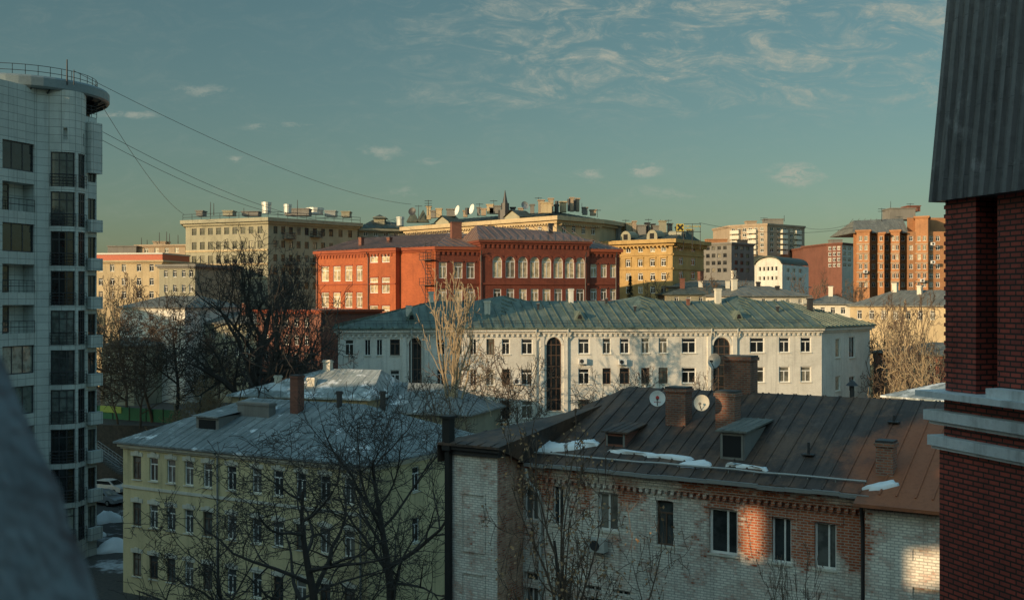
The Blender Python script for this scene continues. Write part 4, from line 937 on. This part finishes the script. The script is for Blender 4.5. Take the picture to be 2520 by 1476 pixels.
def snow(label,outline,h=.12):
    P=[onr(*q) for q in outline]; cx=sum(p[0] for p in P)/len(P); cy=sum(p[1] for p in P)/len(P); m=MB(); rings=[(1,.0),(.93,h*.7),(.7,h),(.35,h*1.1)]
    pts=[]
    n=len(P)*4
    for i in range(n):
        a=P[i//4];b=P[(i//4+1)%len(P)]; t=(i%4)/4; j=random.uniform(-.09,.09); pts.append((a[0]+(b[0]-a[0])*t+j,a[1]+(b[1]-a[1])*t+j*.8))
    for r,hh in rings:
        for x,y in pts:
            xx=cx+(x-cx)*r; yy=cy+(y-cy)*r; p=fn(xx,yy,zr_n(yy)+hh+.05+(random.uniform(0,.03) if r<1 else -.05)); m.v.append(tuple(p))
    for k in range(3):
        for i in range(n): j=(i+1)%n; m.f.append((k*n+i,k*n+j,(k+1)*n+j,(k+1)*n+i))
    m.f.append(tuple(3*n+i for i in range(n)))
    o=m.build('snow_patch',MT['snow'],None,False,True); tag(o,label,'snow')
snow('long melting snow drift on the brown roof eave, near black flue',[(1296,1116),(1340,1114),(1400,1109),(1478,1096),(1472,1086),(1440,1099),(1380,1100),(1335,1092),(1312,1086),(1296,1098)],.1)
snow('thin snow remnant on brown roof eave left of dormer',[(1668,1148),(1700,1153),(1752,1148),(1735,1136),(1690,1138)],.05)
snow('small snow scrap on brown roof below the dark brick chimney',[(2125,1204),(2160,1208),(2215,1194),(2200,1186),(2150,1196)],.06)
snow('narrow snow line along the brown roof gutter',[(1500,1113),(1600,1124),(1700,1135),(1702,1131),(1600,1119),(1500,1109)],.04)
snow('short broken snow strip near the gutter below the grey dormer',[(1790,1147),(1840,1153),(1885,1160),(1886,1156),(1840,1148),(1792,1142)],.04)
def dish(label,c,r,aim,mat='fwhite',logo=False,anchor=None):
    c=Vector(c); aim=Vector(aim).normalized(); t=thing('satellite_dish',label,'satellite dish',c)
    a=aim.cross(Vector((0,0,1))).normalized(); b=a.cross(aim); m=MB(); n=24
    for k in range(6):
        rr=r*k/5; dz=.22*r*(k/5)**2
        for i in range(n): w=2*math.pi*i/n; m.v.append(tuple(c+(a*math.cos(w)+b*math.sin(w))*rr+aim*dz))
    for k in range(5):
        for i in range(n): j=(i+1)%n; m.f.append((k*n+i,k*n+j,(k+1)*n+j,(k+1)*n+i))
    m.build('reflector',MT[mat],t,False,True)
    m=MB(); e=c+aim*r*1.05-b*r*.15; m.tube([c-b*r*.95+aim*.1*r,e],.02,5); m.tube([e,e-aim*.14],.045,6,True); m.build('feed_arm',MT['mdark'],t,False)
    m=MB(); m.tube([c-aim*.02,c-aim*.18,anchor or c-aim*.35-b*.25],.035,6); m.build('bracket',MT['mdark'],t,False)
    if logo:
        m=MB(); q=c+aim*(.1*r)+b*r*.08
        m.add([q+(a*math.cos(2*math.pi*i/16)+b*math.sin(2*math.pi*i/16)*1.15)*r*.22 for i in range(16)],[tuple(range(16))]); m.build('logo_mark',MT['red'],t,False)
        m=MB(); q=c+aim*(.16*r)-b*r*.45
        for i in range(5): p=q+a*r*(i-2)*.17; m.add([p-a*r*.06-b*r*.05,p+a*r*.06-b*r*.05,p+a*r*.06+b*r*.05,p-a*r*.06+b*r*.05],[(0,1,2,3)])
        m.build('logo_line',MT['red'],t,False)
dish('white satellite dish with red round mark on left brick chimney',V(1618,980,45.6),.33,(-.15,-1,.12),'fwhite',True)
dish('plain pale satellite dish on the middle brick chimney',V(1728,991,44.6),.33,(-.55,-1,.2),'pale_trim')
dish('grey satellite dish on the largest roof-ridge chimney',V(1760,888,fn(bigx,6.3,0).y-.4),.33,(-.75,-.75,.2),'mgrey')
dish('white rooftop dish, left one of the two facing pale ones on cream block',V(1127,518,206),.95,(-1,-.5,.25))
dish('white rooftop dish, right one of the two facing pale ones on cream block',V(1163,515,204),.95,(-1,-.55,.25))
dish('dark rooftop dish right of the spire on cream block',V(1291,506,199),.75,(.5,-1,.3),'mgrey')
dish('dark round dish at left end of the cream rooftop',V(1015,521,217),.8,(-.3,-1,.3),'mdark')
x=fn.s(1478); z=Z(1337,fn.Y(1478)); t=thing('air_conditioner','old grey air conditioner box on the painted brick wall below a window','air conditioner',fn(x,-.3,z))
m=MB(); m.fbox(fn,x-.38,x+.38,-.42,-.08,z-.27,z+.27); m.build('casing',MT['mpale'],t); m=MB(); m.tube([fn(x-.05,-.424,z),fn(x-.05,-.45,z)],[.21,.21],16,True); m.build('fan_grille',MT['mdark'],t)
for q in (-.32,.27): m=MB(); m.fbox(fn,x+q,x+q+.05,-.42,-.01,z-.32,z-.275); m.build('bracket',MT['mdark'],t)
# ------------------------------------------------------------------ own building: wing on the right, body behind
ow=thing('brick_wing','dark red brick wing with pale ledges and corrugated metal top, right edge','building',(9,18,0))
d=Vector((.28,-.96)).normalized(); fo=Fr(P2(2312,20),d); LW=20.5
mb=MB(); mb.fbox(fo,0,LW,0,3,0,18.32); mb.fbox(fo,.05,LW,.06,3,18.321,19.22)
s1,s2,s3=fo.s(2392),fo.s(2428),fo.s(2492)
mb.fbox(fo,.06,s1,.08,1.,19.36,23.); mb.fbox(fo,s2,s3,.22,1.1,19.36,23.); mb.fbox(fo,.3,LW,1.1,3,19.36,23.)
x=s3+.7
while x<LW-1: mb.fbox(fo,x,x+.8,.1,1.1,19.36,23.); x+=1.6
for k in range(44):
    z=19.45+k*.082
    if k%2 and z<22.7: mb.fbox(fo,.03,.3,.07,.4,z,z+.07)
mb.build('wall',MT['pillarbrick'],ow)
mb=MB()
for o,z0,z1 in ((.15,18.36,18.54),(.1,18.3,18.361),(.2,18.82,19.0),(.13,18.75,18.821),(.3,19.24,19.35)): mb.fbox(fo,-o,LW,-o,2.9,z0,z1)
mb.fbox(fo,fo.s(2440),LW,-.12,.2,19.35,19.5)
mb.build('ledge',MT['stone'],ow)
mb=MB(); z0,z1=Z(497,20),27.5; per=.27; x=-.13; prof=[]
while x<LW:
    prof+= [(x,0),(x+per*.35,0),(x+per*.5,.07),(x+per*.85,.07)]; x+=per
for (xa,ya),(xb,yb) in zip(prof,prof[1:]): mb.quad(fo(xa,-.14+ya,z0),fo(xb,-.14+yb,z0),fo(xb+.09,.3+yb,z1),fo(xa+.09,.3+ya,z1))
mb.quad(fo(-.13,-.14,z0),fo(-.04,.3,z1),fo(-.04,2.5,z1),fo(-.13,2.8,z0)); mb.quad(fo(-.13,-.1,z0+.01),fo(LW,-.1,z0+.01),fo(LW,2.8,z0+.01),fo(-.13,2.8,z0+.01))
mb.build('metal_cladding',MT['corr'],ow)
# the block behind the viewpoint, with an added top wall pierced to throw sun patches
el=math.radians(12); az=Vector((-.78,-.626)).normalized(); S=Vector((az.x*math.cos(el),az.y*math.cos(el),math.sin(el)))
ob=thing('brick_block','tall dark brick block the view is taken from, with an added pierced top wall that shapes the sun','building',(-20,-8,0))
mb=MB(); mb.box(-62,13,-18,-.5,0,22)
fb2=Fr((-62,-.8),(1,0)); aops=[]
def hole(p,w,h):
    p=Vector(p); t=(p.y+.65)/(-az.y); X_=p.x+az.x*t; Z_=p.z+t*math.tan(el); aops.append((X_+62-w/2,X_+62+w/2,max(22.05,Z_-h/2),min(34.8,Z_+h/2),'r',.3))
q=wpt(1850,1315); hole(q,1.5,1.9)
q=fn(16.6,-.6,11.9); hole(q,2.4,1.3)
q=fn(17.6,2.2,15.3); hole(q,2.2,1.2)
x_,y_=onr(1690,1050); q=fn(x_,y_,zr_n(y_)); hole(q,.8,.5)
x_,y_=onr(1784,1062); q=fn(x_-.3,y_,zr_n(y_)+1.15); hole(q,1.,1.1)
wall(mb,fb2,0,75,22,35,aops)
wall(mb,Fr((-62,-.5),(1,0)),0,75,22,35,[(a,b,c,d,'r',.001) for a,b,c,d,_,_ in aops])
mb.build('wall',MT['pillarbrick'],ob)
for lab,bx,h,mt in (('added unseen grey block left of the view, shading the foreground',(-92,-40,10,50),28.5,'grey'),('added unseen long grey block farther left, shading the low left houses',(-132,-112,55,125),36,'grey')):
    ob=thing('added_shade_block',lab,'building',((bx[0]+bx[1])/2,(bx[2]+bx[3])/2,0))  # out-of-view block added only to cast shade into the scene
    mb=MB(); mb.box(*bx,0,h); mb.build('wall',MT[mt],ob); mb=MB(); mb.box(bx[0]-.4,bx[1]+.4,bx[2]-.4,bx[3]+.4,h+.002,h+.4); mb.build('roof',MT['r_grey'],ob)
# blurred plaster ledge by the window
mb=MB(); out=[(-420,560),(-120,760),(-40,825),(10,890),(45,960),(80,1040),(110,1120),(140,1200),(170,1290),(205,1385),(250,1490),(330,1700),(-420,1700)]
n=len(out); rows_=[(1.0,0),(.985,.006),(.95,.012),(.6,.02),(.0,.03),(-.5,.03)]
for y,o in rows_:
    for px,py in out:
        x=X(px,1.0)-o*.8; z=Z(py,1.0)-o*.3; j=random.uniform(-.003,.003); mb.v.append((x+j,y,z+j))
for k in range(len(rows_)-1):
    for i in range(n): j=(i+1)%n; mb.f.append((k*n+i,k*n+j,(k+1)*n+j,(k+1)*n+i))
mb.f.append(tuple(range(n)))
tag(mb.build('plaster_ledge',MT['rough'],None,False),'blurred rough grey-blue plaster edge of the window opening, lower left corner','wall')
# ------------------------------------------------------------------ trees
def tree(label,px,Y_,top,wpx,seed,nl=(10,6,5,4),fork=.3,mat='bark',twig=None,name='bare_tree',lean=0.,leaf=0,leafmat='leafdry',cat='tree',group=None,rt=None,stems=1,up=.35,elev=(25,60),z0=0.,tk=1.):
    rnd=random.Random(seed); Hh=Z(top,Y_)-z0; SP=wpx/2/F*Y_; tubes=[]; tips=[]
    def rv(): return Vector((rnd.uniform(-1,1),rnd.uniform(-1,1),rnd.uniform(-1,1)))
    def grow(p,dr,ln,r,lev):
        ns=(9,7,5,4,3)[lev]; pts=[p.copy()]; rs=[r]; dr=dr.copy()
        for i in range(ns):
            dr=(dr+rv()*(.12,.24,.32,.34,.36)[lev]+Vector((0,0,up*(.3,.5,.4,.3,.1)[lev]*.5))).normalized()
            p=p+dr*ln/ns; pts.append(p.copy()); rs.append(r*(1-.82*(i+1)/ns))
        tubes.append((lev,pts,rs))
        if lev>=len(nl): tips.append((p.copy(),dr.copy())); return
        cnt=nl[lev]
        for c in range(cnt):
            t=(fork if lev==0 else .2)+(1-(fork if lev==0 else .2))*((c+rnd.random()*.9)/cnt); t=min(t,.99)
            k=t*ns; i=min(int(k),ns-1); q=pts[i].lerp(pts[i+1],k-i); dd=(pts[i+1]-pts[i]).normalized()
            azm=c*2.4+rnd.uniform(-.6,.6)+seed; e=math.radians(rnd.uniform(*elev))
            a=dd.cross(Vector((.3,.2,1)) if abs(dd.z)<.95 else Vector((1,0,0))).normalized(); b=dd.cross(a)
            nd=(dd*math.sin(e)+(a*math.cos(azm)+b*math.sin(azm))*math.cos(e)).normalized()
            rr=rs[min(i,len(rs)-1)]
            L_n=ln*(.66,.62,.58,.55)[min(lev,3)]*(1.1-.5*t)*rnd.uniform(.7,1.25)
            grow(q,nd,L_n,max(rr*rnd.uniform(.52,.72),.006),lev+1)
    for k in range(stems):
        dr=Vector((lean+ (rnd.uniform(-.35,.35) if stems>1 else 0),rnd.uniform(-.1,.1) if stems>1 else 0,1)).normalized()
        grow(Vector((rnd.uniform(-.2,.2)*(stems>1),0,0)),dr,Hh*.8,rt or Hh*.016,0)
    allp=[q for _,ps,_ in tubes for q in ps]; zm=max(q.z for q in allp); xs=sorted(abs(q.x-lean*q.z) for q in allp); xm=xs[int(len(xs)*.93)]
    sz=Hh/zm; sx=SP/max(xm,.1); base=Vector((X(px,Y_),Y_,z0)); mr=(.007+Y_*.00015)*tk
    def tf(q): return base+Vector((lean*q.z*sz+(q.x-lean*q.z)*sx,q.y*sx,q.z*sz))
    t=thing(name,label,cat,base,group); A=MB();B=MB()
    for lev,ps,rs in tubes:
        m=A if lev==0 else B; m.tube([tf(q) for q in ps],[max(r,mr if lev>1 else mr*1.5) for r in rs],(8,5,3,3,3)[lev])
    A.build('trunk',MT[mat],t,False,True); B.build('crown',MT[twig or mat],t,False)
    if leaf:
        L=MB()
        for q,dd in tips:
            for _ in range(leaf):
                if rnd.random()<.4: continue
                c=tf(q)+rv()*.16; a=rv().normalized()*rnd.uniform(.04,.09); b=a.cross(rv()).normalized()*rnd.uniform(.03,.06); L.add([c-a,c+b,c+a,c-b],[(0,1,2,3)])
        if L.v: L.build('dry_leaves',MT[leafmat],t,False)
    return t
tree('large dark bare tree with spreading crown before the grey-cream block',598,104,550,410,3,(13,8,6,4),.4,'bark',rt=.85,elev=(10,50))
tree('smaller dark bare tree right of the large one',705,112,635,180,4,(10,7,5,4),.35,'bark')
tree('tall narrow pale-barked tree rising before the white house roof',1095,94,640,150,5,(11,4,3,2),.5,'barkpale','barkpale',rt=.42,elev=(40,72),tk=1.25)
tree('bare tree left of the middle stair window of the white house',1190,100,835,200,6,(9,6,5,3),.4,'bark2','bark2',rt=.26)
tree('bare thin tree just left of the middle stair window, leaning right',1275,101,850,160,7,(9,6,4,3),.4,'bark2',lean=.05,rt=.22)
tree('low twiggy bush-like tree below the white wall windows, centre',1545,84,880,250,8,(10,7,5,4),.35,'bark2',tk=.75)
tree('small bare tree below white wall, right of the pale trunk',1140,90,915,200,9,(9,6,4,3),.35,'bark2')
tree('low twiggy tree below the right stair window of white house',1690,88,900,150,18,(9,6,5,3),.35,'bark2',tk=.75)
tree('big bare tree with dense dark crown in front of yellow house right side',962,60,915,390,10,(12,7,6,4),.34,'bark',rt=.36,elev=(15,58),tk=.8)
tree('wide bare tree spreading left across the yellow house',800,55,1020,680,12,(13,7,6,4),.22,'bark',rt=.38,lean=-.1,elev=(6,42),tk=.85)
tree('slim bare tree in front of yellow house windows, left',560,58,1140,320,13,(9,6,5,3),.3,'bark',rt=.2,tk=.85)
tree('near bare tree with dry brown seeds before the painted brick house',1385,38,985,300,14,(9,5,4,3),.34,'bark','bark2',rt=.26,leaf=3,elev=(22,58),lean=.02,tk=.95)
tree('second seed-bearing tree spreading right across the painted wall',1500,36.5,1225,380,15,(8,5,4,3),.3,'bark','bark2',rt=.2,leaf=2,lean=.06,elev=(12,48),tk=.9)
tree('thin sapling twigs before the painted wall, bottom right',1960,35.5,1330,150,16,(8,5,3,3),.3,'bark2','bark2',rt=.05,stems=2,tk=.65)
for k,(px,Y_,tp,w,mt,lab) in enumerate(((252,134,672,80,'barkpale','pale birch beside the tower, left'),(310,128,750,180,'bark2','bare bushy tree right of the birch'),(375,124,760,200,'bark2','brown bare tree before the white back house'),(430,121,685,190,'bark','dark bare tree left of the largest one'),(345,118,850,210,'bark2','low brown brush tree above the green fence'),(480,119,790,190,'bark','dense low bare tree at left foot of largest tree'),(290,122,870,140,'bark2','low bare brush next to the tower'),(750,125,715,130,'bark','thin bare tree before the dull red brick house'),(665,118,850,170,'bark','low bare tree left of the white house end'),(540,116,830,180,'bark2','low tangled tree in front of the brown back house'),(735,117,850,150,'bark2','low brown brush before the dull red brick house'))):
    tree(lab,px,Y_,tp,w,20+k,(10,6,5,3),.2,mt,z0=7.2 if px<640 else 0)
tree('rounded shrub with beige dry leaves behind the yellow house roof',500,106,925,170,33,(11,7,5,4),.2,'barkpale','barkpale','dry_leaf_shrub',leaf=4,cat='shrub',stems=2)
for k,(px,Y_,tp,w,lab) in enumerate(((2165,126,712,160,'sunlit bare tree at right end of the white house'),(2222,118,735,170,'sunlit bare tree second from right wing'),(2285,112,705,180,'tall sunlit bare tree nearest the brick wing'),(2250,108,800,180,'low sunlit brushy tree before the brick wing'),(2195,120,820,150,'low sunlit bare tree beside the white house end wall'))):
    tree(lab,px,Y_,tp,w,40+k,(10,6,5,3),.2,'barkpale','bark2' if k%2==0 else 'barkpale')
for k,(px,Y_,tp,w,mt,lab) in enumerate(((1615,178,672,110,'bark2','bare bush tree against the ochre block'),(1790,160,665,140,'bark2','brown bare tree before the grey mid block'),(1835,158,685,110,'bark2','small brown bare tree left of white hall'),(2040,170,655,140,'bark2','bare tree left of the orange apartments'),(2250,165,685,150,'bark2','bare tree at foot of orange apartments, right'),(2120,165,685,140,'bark2','bare tree at foot of orange apartments, left'),(322,170,665,100,'bark2','bare tree before the cream-yellow red band block'),(1960,162,685,120,'bark2','bare tree right of the white hall'),(1740,172,672,100,'bark2','bare tree at right foot of ochre block'))):
    tree(lab,px,Y_,tp,w,60+k,(9,6,5,3),.3,mt)
# dark fir
t=thing('fir_tree','small dark fir at left foot of the ochre block','tree',(X(1551,176),176,0)); b0=Vector((X(1551,176),176,0)); ht=Z(678,176)
m=MB(); m.tube([b0,b0+Vector((0,0,ht))],[.25,.03],7); m.build('trunk',MT['bark'],t,False)
m=MB(); rnd=random.Random(5)
for i in range(1400):
    f_=rnd.random()**.8; z=ht*(.45+.55*f_); r=(1-f_)*1.9*rnd.uniform(.25,1.)+.05; w=rnd.uniform(0,6.28); c=b0+Vector((math.cos(w)*r,math.sin(w)*r,z-r*.35)); a=Vector((math.cos(w),math.sin(w),-.3))*.28; b_=Vector((-math.sin(w),math.cos(w),rnd.uniform(-.3,.3)))*.14; m.add([c-a*.4,c+b_,c+a,c-b_],[(0,1,2,3)])
m.build('crown',MT['fir'],t,False)
# ------------------------------------------------------------------ cables
def cable(label,pts,sag=0.,r=.022):
    A,B=Vector(pts[0]),Vector(pts[1]); q=[A.lerp(B,i/24)-Vector((0,0,sag*4*(i/24)*(1-i/24))) for i in range(25)]
    m=MB(); m.tube(q,[r*(.5+.5*p.y/100) for p in q],5); tag(m.build('cable',MT['mdark'],None,False),label,'cable')
cable('long overhead cable from the tower mast to the cream rooftop',(V(182,175,87.4),V(1012,503,217)),2.)
cable('second overhead cable from the tower to the linking block roof',(V(240,318,90.7),V(985,535,228)),4.)
cable('lower overhead cable from the tower to the grey-cream block',(V(238,338,90.7),V(862,529,218)),3.)
cable('short steep cable from the tower canopy to the grey-cream block corner',(V(252,262,91.6),V(452,527,207)),1.2)
cable('thin cable across the skyline behind the ochre block',(V(1720,548,206),V(2100,560,223)),1.5)
cable('thin faint cable behind the orange apartments side',(V(1980,560,303),V(2110,545,226)),1.)
# ------------------------------------------------------------------ yard details left
gf=Fr(P2(238,128),P2(445,122)-P2(238,128)); Lg=(P2(445,122)-P2(238,128)).length
t=thing('green_fence','green sheet fence along the terrace between tower and dry shrub','fence',gf(Lg/2,0,7.2))
m=MB(); m.fbox(gf,0,Lg,0,.05,7.25,8.7); m.build('panel',MT['green'],t)
for k in range(6): m=MB(); m.fbox(gf,k*Lg/5-.05,k*Lg/5+.05,-.06,-.001,7.2,8.85); m.build('post',MT['mdark'],t)
m=MB(); s=gf.s(248);e=gf.s(300); m.quad(gf(s,-.1,8.),gf(e,-.1,8.),gf(e,-.1,8.75),gf(s,-.1,8.75)); tag(m.build('banner',plain('yellow_green_banner',(.45,.55,.12),.6)),'yellow-green banner hung on the green fence','banner')
t=thing('yard_stair','grey metal stair with railings descending beside the tower','stair',V(268,1080,114))
a=V(240,1085,116);b=V(305,1130,112)
for dy in (0,1.4):
    m=MB(); railing(m,[a+Vector((0,-dy,-.9)),b+Vector((0,-dy,-.9))],.95,.03,.8,3); m.build('railing',MT['mgrey'],t,False)
m=MB()
for k in range(14): q=a.lerp(b,k/13)-Vector((0,0,1.)); m.box(q.x-.1,q.x+.35,q.y-1.6,q.y+.2,q.z-.25,q.z)
m.build('steps',MT['grey'],t,False)
def car(label,c,ang,mat):
    t=thing('parked_car',label,'car',c); f=Fr((c[0],c[1]),(math.cos(ang),math.sin(ang))); z=c[2]
    body=[(-2.2,.35),(-2.25,.75),(-2.1,.95),(-1.1,1.02),(1.15,1.0),(1.95,.88),(2.2,.7),(2.22,.35)]
    cab=[(-1.75,1.0),(-1.3,1.42),(-.2,1.5),(.5,1.42),(1.2,1.0)]
    m=MB(); 
    for prof,hw,tap in ((body,.85,0),(cab,.78,.15)):
        n=len(prof); P=[f(x,-hw+tap*(zz>1.1),z+zz) for x,zz in prof]+[f(x,hw-tap*(zz>1.1),z+zz) for x,zz in prof]
        m.add(P,[tuple(range(n-1,-1,-1)),tuple(range(n,2*n))]+[(i,(i+1)%n,n+(i+1)%n,n+i) for i in range(n)])
    m.build('body',MT[mat],t,False)
    for sd in (-1,1):
        m=MB(); m.quad(*[f(x,sd*(.795-.13*(zz>1.2)),z+zz) for x,zz in ((-1.5,1.06),(1.0,1.06),(.45,1.38),(-1.2,1.38))]); m.build('side_window',MT['pane'],t,False)
    m=MB(); m.quad(f(1.21,-.65,z+1.05),f(1.21,.65,z+1.05),f(.58,.56,z+1.42),f(.58,-.56,z+1.42)); m.build('windscreen',MT['pane'],t,False)
    m=MB(); m.quad(f(-1.78,.65,z+1.03),f(-1.78,-.65,z+1.03),f(-1.36,-.56,z+1.42),f(-1.36,.56,z+1.42)); m.build('rear_window',MT['pane'],t,False)
    for x in (-1.4,1.35):
        for sd in (-1,1):
            m=MB(); m.tube([f(x,sd*.68,z+.32),f(x,sd*.9,z+.32)],[.32,.32],14,True); w=m.build('wheel',MT['rubber'],t,False)
            m=MB(); m.tube([f(x,sd*.9,z+.32),f(x,sd*.91,z+.32)],[.19,.19],10,True); m.build('rim',MT['mgrey'],w,False)
    for sd in (-1,1): m=MB(); m.fbox(f,2.2,2.25,sd*.6-.15,sd*.6+.15,z+.6,z+.72); m.build('headlight',MT['fwhite'],t,False)
car('silver car parked in the yard beside the tower foot',(X(258,113),113,0),-.5,'car')
car('second pale car parked farther back behind the silver one',(X(282,121),119.5,0),-.4,'fwhite')
def pile(label,px,Y_,w,h,seed):
    rnd=random.Random(seed); m=MB(); c=P2(px,Y_); n=20
    for k in range(6):
        for i in range(n):
            a=2*math.pi*i/n; r=w*(1-(k/6)**1.6)*(.8+.3*math.sin(a*3+seed)+rnd.uniform(-.08,.08)); m.v.append((c.x+math.cos(a)*r,c.y+math.sin(a)*r*.8,max(-.02,h*(k/5)*rnd.uniform(.9,1.05)-.02*(k==0))))
    for k in range(5):
        for i in range(n): j=(i+1)%n; m.f.append((k*n+i,k*n+j,(k+1)*n+j,(k+1)*n+i))
    m.f.append(tuple(5*n+i for i in range(n))); tag(m.build('snow_pile',MT['snow'],None,False,True),label,'snow')
pile('dirty snow pile in the yard below the silver car',262,104,1.7,1.,1); pile('snow heap in dark yard beside yellow house corner',283,92,1.8,1.1,2); pile('small snow heap between tower foot and yellow house',238,98,1.,.6,3)
# ------------------------------------------------------------------ light, sky, camera
sl=bpy.data.lights.new('sun','SUN'); sl.energy=4.7; sl.angle=math.radians(.5); sl.color=(1,.71,.41); so=bpy.data.objects.new('sun',sl); COL.objects.link(so); so.rotation_euler=(-S).to_track_quat('-Z','Y').to_euler(); so.location=(-60,-60,60)
w=bpy.data.worlds.new('World'); SC.world=w; w.use_nodes=True; nt=w.node_tree; bg=nt.nodes['Background']
sk=N(nt,'ShaderNodeTexSky',sky_type='NISHITA'); sk.sun_disc=False; sk.sun_elevation=el; sk.sun_rotation=math.atan2(S.x,S.y); sk.altitude=150; sk.air_density=1.; sk.dust_density=1.2; sk.ozone_density=1.
tc=N(nt,'ShaderNodeTexCoord'); sep=N(nt,'ShaderNodeSeparateXYZ'); nt.links.new(tc.outputs['Generated'],sep.inputs[0])
yy=math_(nt,'MAXIMUM',sep.outputs[1],.05); u=math_(nt,'DIVIDE',sep.outputs[0],yy); v=math_(nt,'DIVIDE',sep.outputs[2],yy)
uv=N(nt,'ShaderNodeCombineXYZ'); nt.links.new(u,uv.inputs[0]); nt.links.new(v,uv.inputs[1])
tint=N(nt,'ShaderNodeValToRGB'); nt.links.new(math_(nt,'MULTIPLY',sep.outputs[2],2.5,True),tint.inputs[0])
ee=tint.color_ramp.elements; ee[0].position=0; ee[0].color=(.53,.6,.57,1); ee[1].position=.7; ee[1].color=(.6,.77,.65,1)
e_=ee.new(.25); e_.color=(.55,.66,.59,1)
sky=mixc(nt,1.,sk.outputs[0],tint.outputs[0],'MULTIPLY')
# unseen sky overhead and behind brightened, added as fill for the foreground
br=math_(nt,'MULTIPLY',ramp(nt,sep.outputs[2],.3,.75,1.,3.4),ramp(nt,sep.outputs[1],.1,-.6,1.,1.6))
vs=N(nt,'ShaderNodeVectorMath',operation='SCALE'); nt.links.new(sky,vs.inputs[0]); nt.links.new(br,vs.inputs['Scale']); sky=vs.outputs[0]
def nz(sx,sy,det,rg,dist,seed,rot=.18):
    mp=N(nt,'ShaderNodeMapping'); nt.links.new(uv.outputs[0],mp.inputs[0]); mp.inputs['Scale'].default_value=(sx,sy,1); mp.inputs['Rotation'].default_value=(0,0,rot); mp.inputs['Location'].default_value=(seed,seed*.7,0)
    n=N(nt,'ShaderNodeTexNoise'); nt.links.new(mp.outputs[0],n.inputs['Vector']); n.inputs['Scale'].default_value=1; n.inputs['Detail'].default_value=det; n.inputs['Roughness'].default_value=rg; n.inputs['Distortion'].default_value=dist; return n
ci=ramp(nt,nz(16,46,12,.7,1.1,2.3,.28).outputs[0],.42,.68); ci2=ramp(nt,nz(60,120,8,.7,.8,7.7,.5).outputs[0],.4,.66,.4,1.); big=ramp(nt,nz(5,14,4,.5,.4,5.1).outputs[0],.24,.5)
msk=math_(nt,'MULTIPLY',ramp(nt,u,-.16,.03),math_(nt,'MULTIPLY',ramp(nt,v,.155,.2),ramp(nt,v,.38,.27)))
cl=math_(nt,'MULTIPLY',math_(nt,'MULTIPLY',math_(nt,'MULTIPLY',ci,ci2),big),math_(nt,'ADD',math_(nt,'MULTIPLY',msk,1.),.1))
pn=ramp(nt,nz(60,130,8,.68,.6,9.2).outputs[0],.36,.6)
wn=nz(26,60,5,.6,0.,3.3); wv=N(nt,'ShaderNodeVectorMath',operation='SUBTRACT'); nt.links.new(wn.outputs['Color'],wv.inputs[0]); wv.inputs[1].default_value=(.5,.5,.5)
wm=N(nt,'ShaderNodeVectorMath',operation='MULTIPLY'); nt.links.new(wv.outputs[0],wm.inputs[0]); wm.inputs[1].default_value=(.06,.025,0)
wa=N(nt,'ShaderNodeVectorMath',operation='ADD'); nt.links.new(uv.outputs[0],wa.inputs[0]); nt.links.new(wm.outputs[0],wa.inputs[1])
for (a,b,ra,rb,st) in ((.257,.114,.032,.013,1.),(.122,.116,.024,.008,.9),(.072,.114,.022,.008,.8),(-.115,.134,.02,.009,.65),(-.247,.129,.014,.007,.7),(-.344,.168,.034,.006,.65),(-.28,.19,.034,.008,.5),(-.24,.157,.018,.004,.4),(-.07,.127,.016,.005,.45),(.14,.096,.05,.009,.35),(-.10,.099,.024,.005,.4),(-.2,.157,.02,.003,.35)):
    sb=N(nt,'ShaderNodeVectorMath',operation='SUBTRACT'); nt.links.new(wa.outputs[0],sb.inputs[0]); sb.inputs[1].default_value=(a,b,0)
    sm=N(nt,'ShaderNodeVectorMath',operation='MULTIPLY'); nt.links.new(sb.outputs[0],sm.inputs[0]); sm.inputs[1].default_value=(1/ra,1/rb,0)
    ln=N(nt,'ShaderNodeVectorMath',operation='LENGTH'); nt.links.new(sm.outputs[0],ln.inputs[0])
    cl=math_(nt,'MAXIMUM',cl,math_(nt,'MULTIPLY',math_(nt,'MULTIPLY',ramp(nt,ln.outputs['Value'],1.,.1),pn),st))
sky=mixc(nt,math_(nt,'MULTIPLY',cl,.85,True),sky,(4.0,4.1,3.4))
nt.links.new(sky,bg.inputs['Color']); bg.inputs['Strength'].default_value=.1
cam=bpy.data.cameras.new('camera'); co_=bpy.data.objects.new('camera',cam); COL.objects.link(co_); co_.location=(0,0,H); co_.rotation_euler=(math.pi/2,0,0)
cam.sensor_width=36; cam.lens=36*F/2520; cam.clip_start=.05; cam.clip_end=6000; cam.dof.use_dof=True; cam.dof.focus_distance=110; cam.dof.aperture_fstop=5.6
SC.camera=co_
SC.view_settings.view_transform='Standard'; SC.view_settings.look='None'; SC.view_settings.exposure=0; SC.view_settings.gamma=1
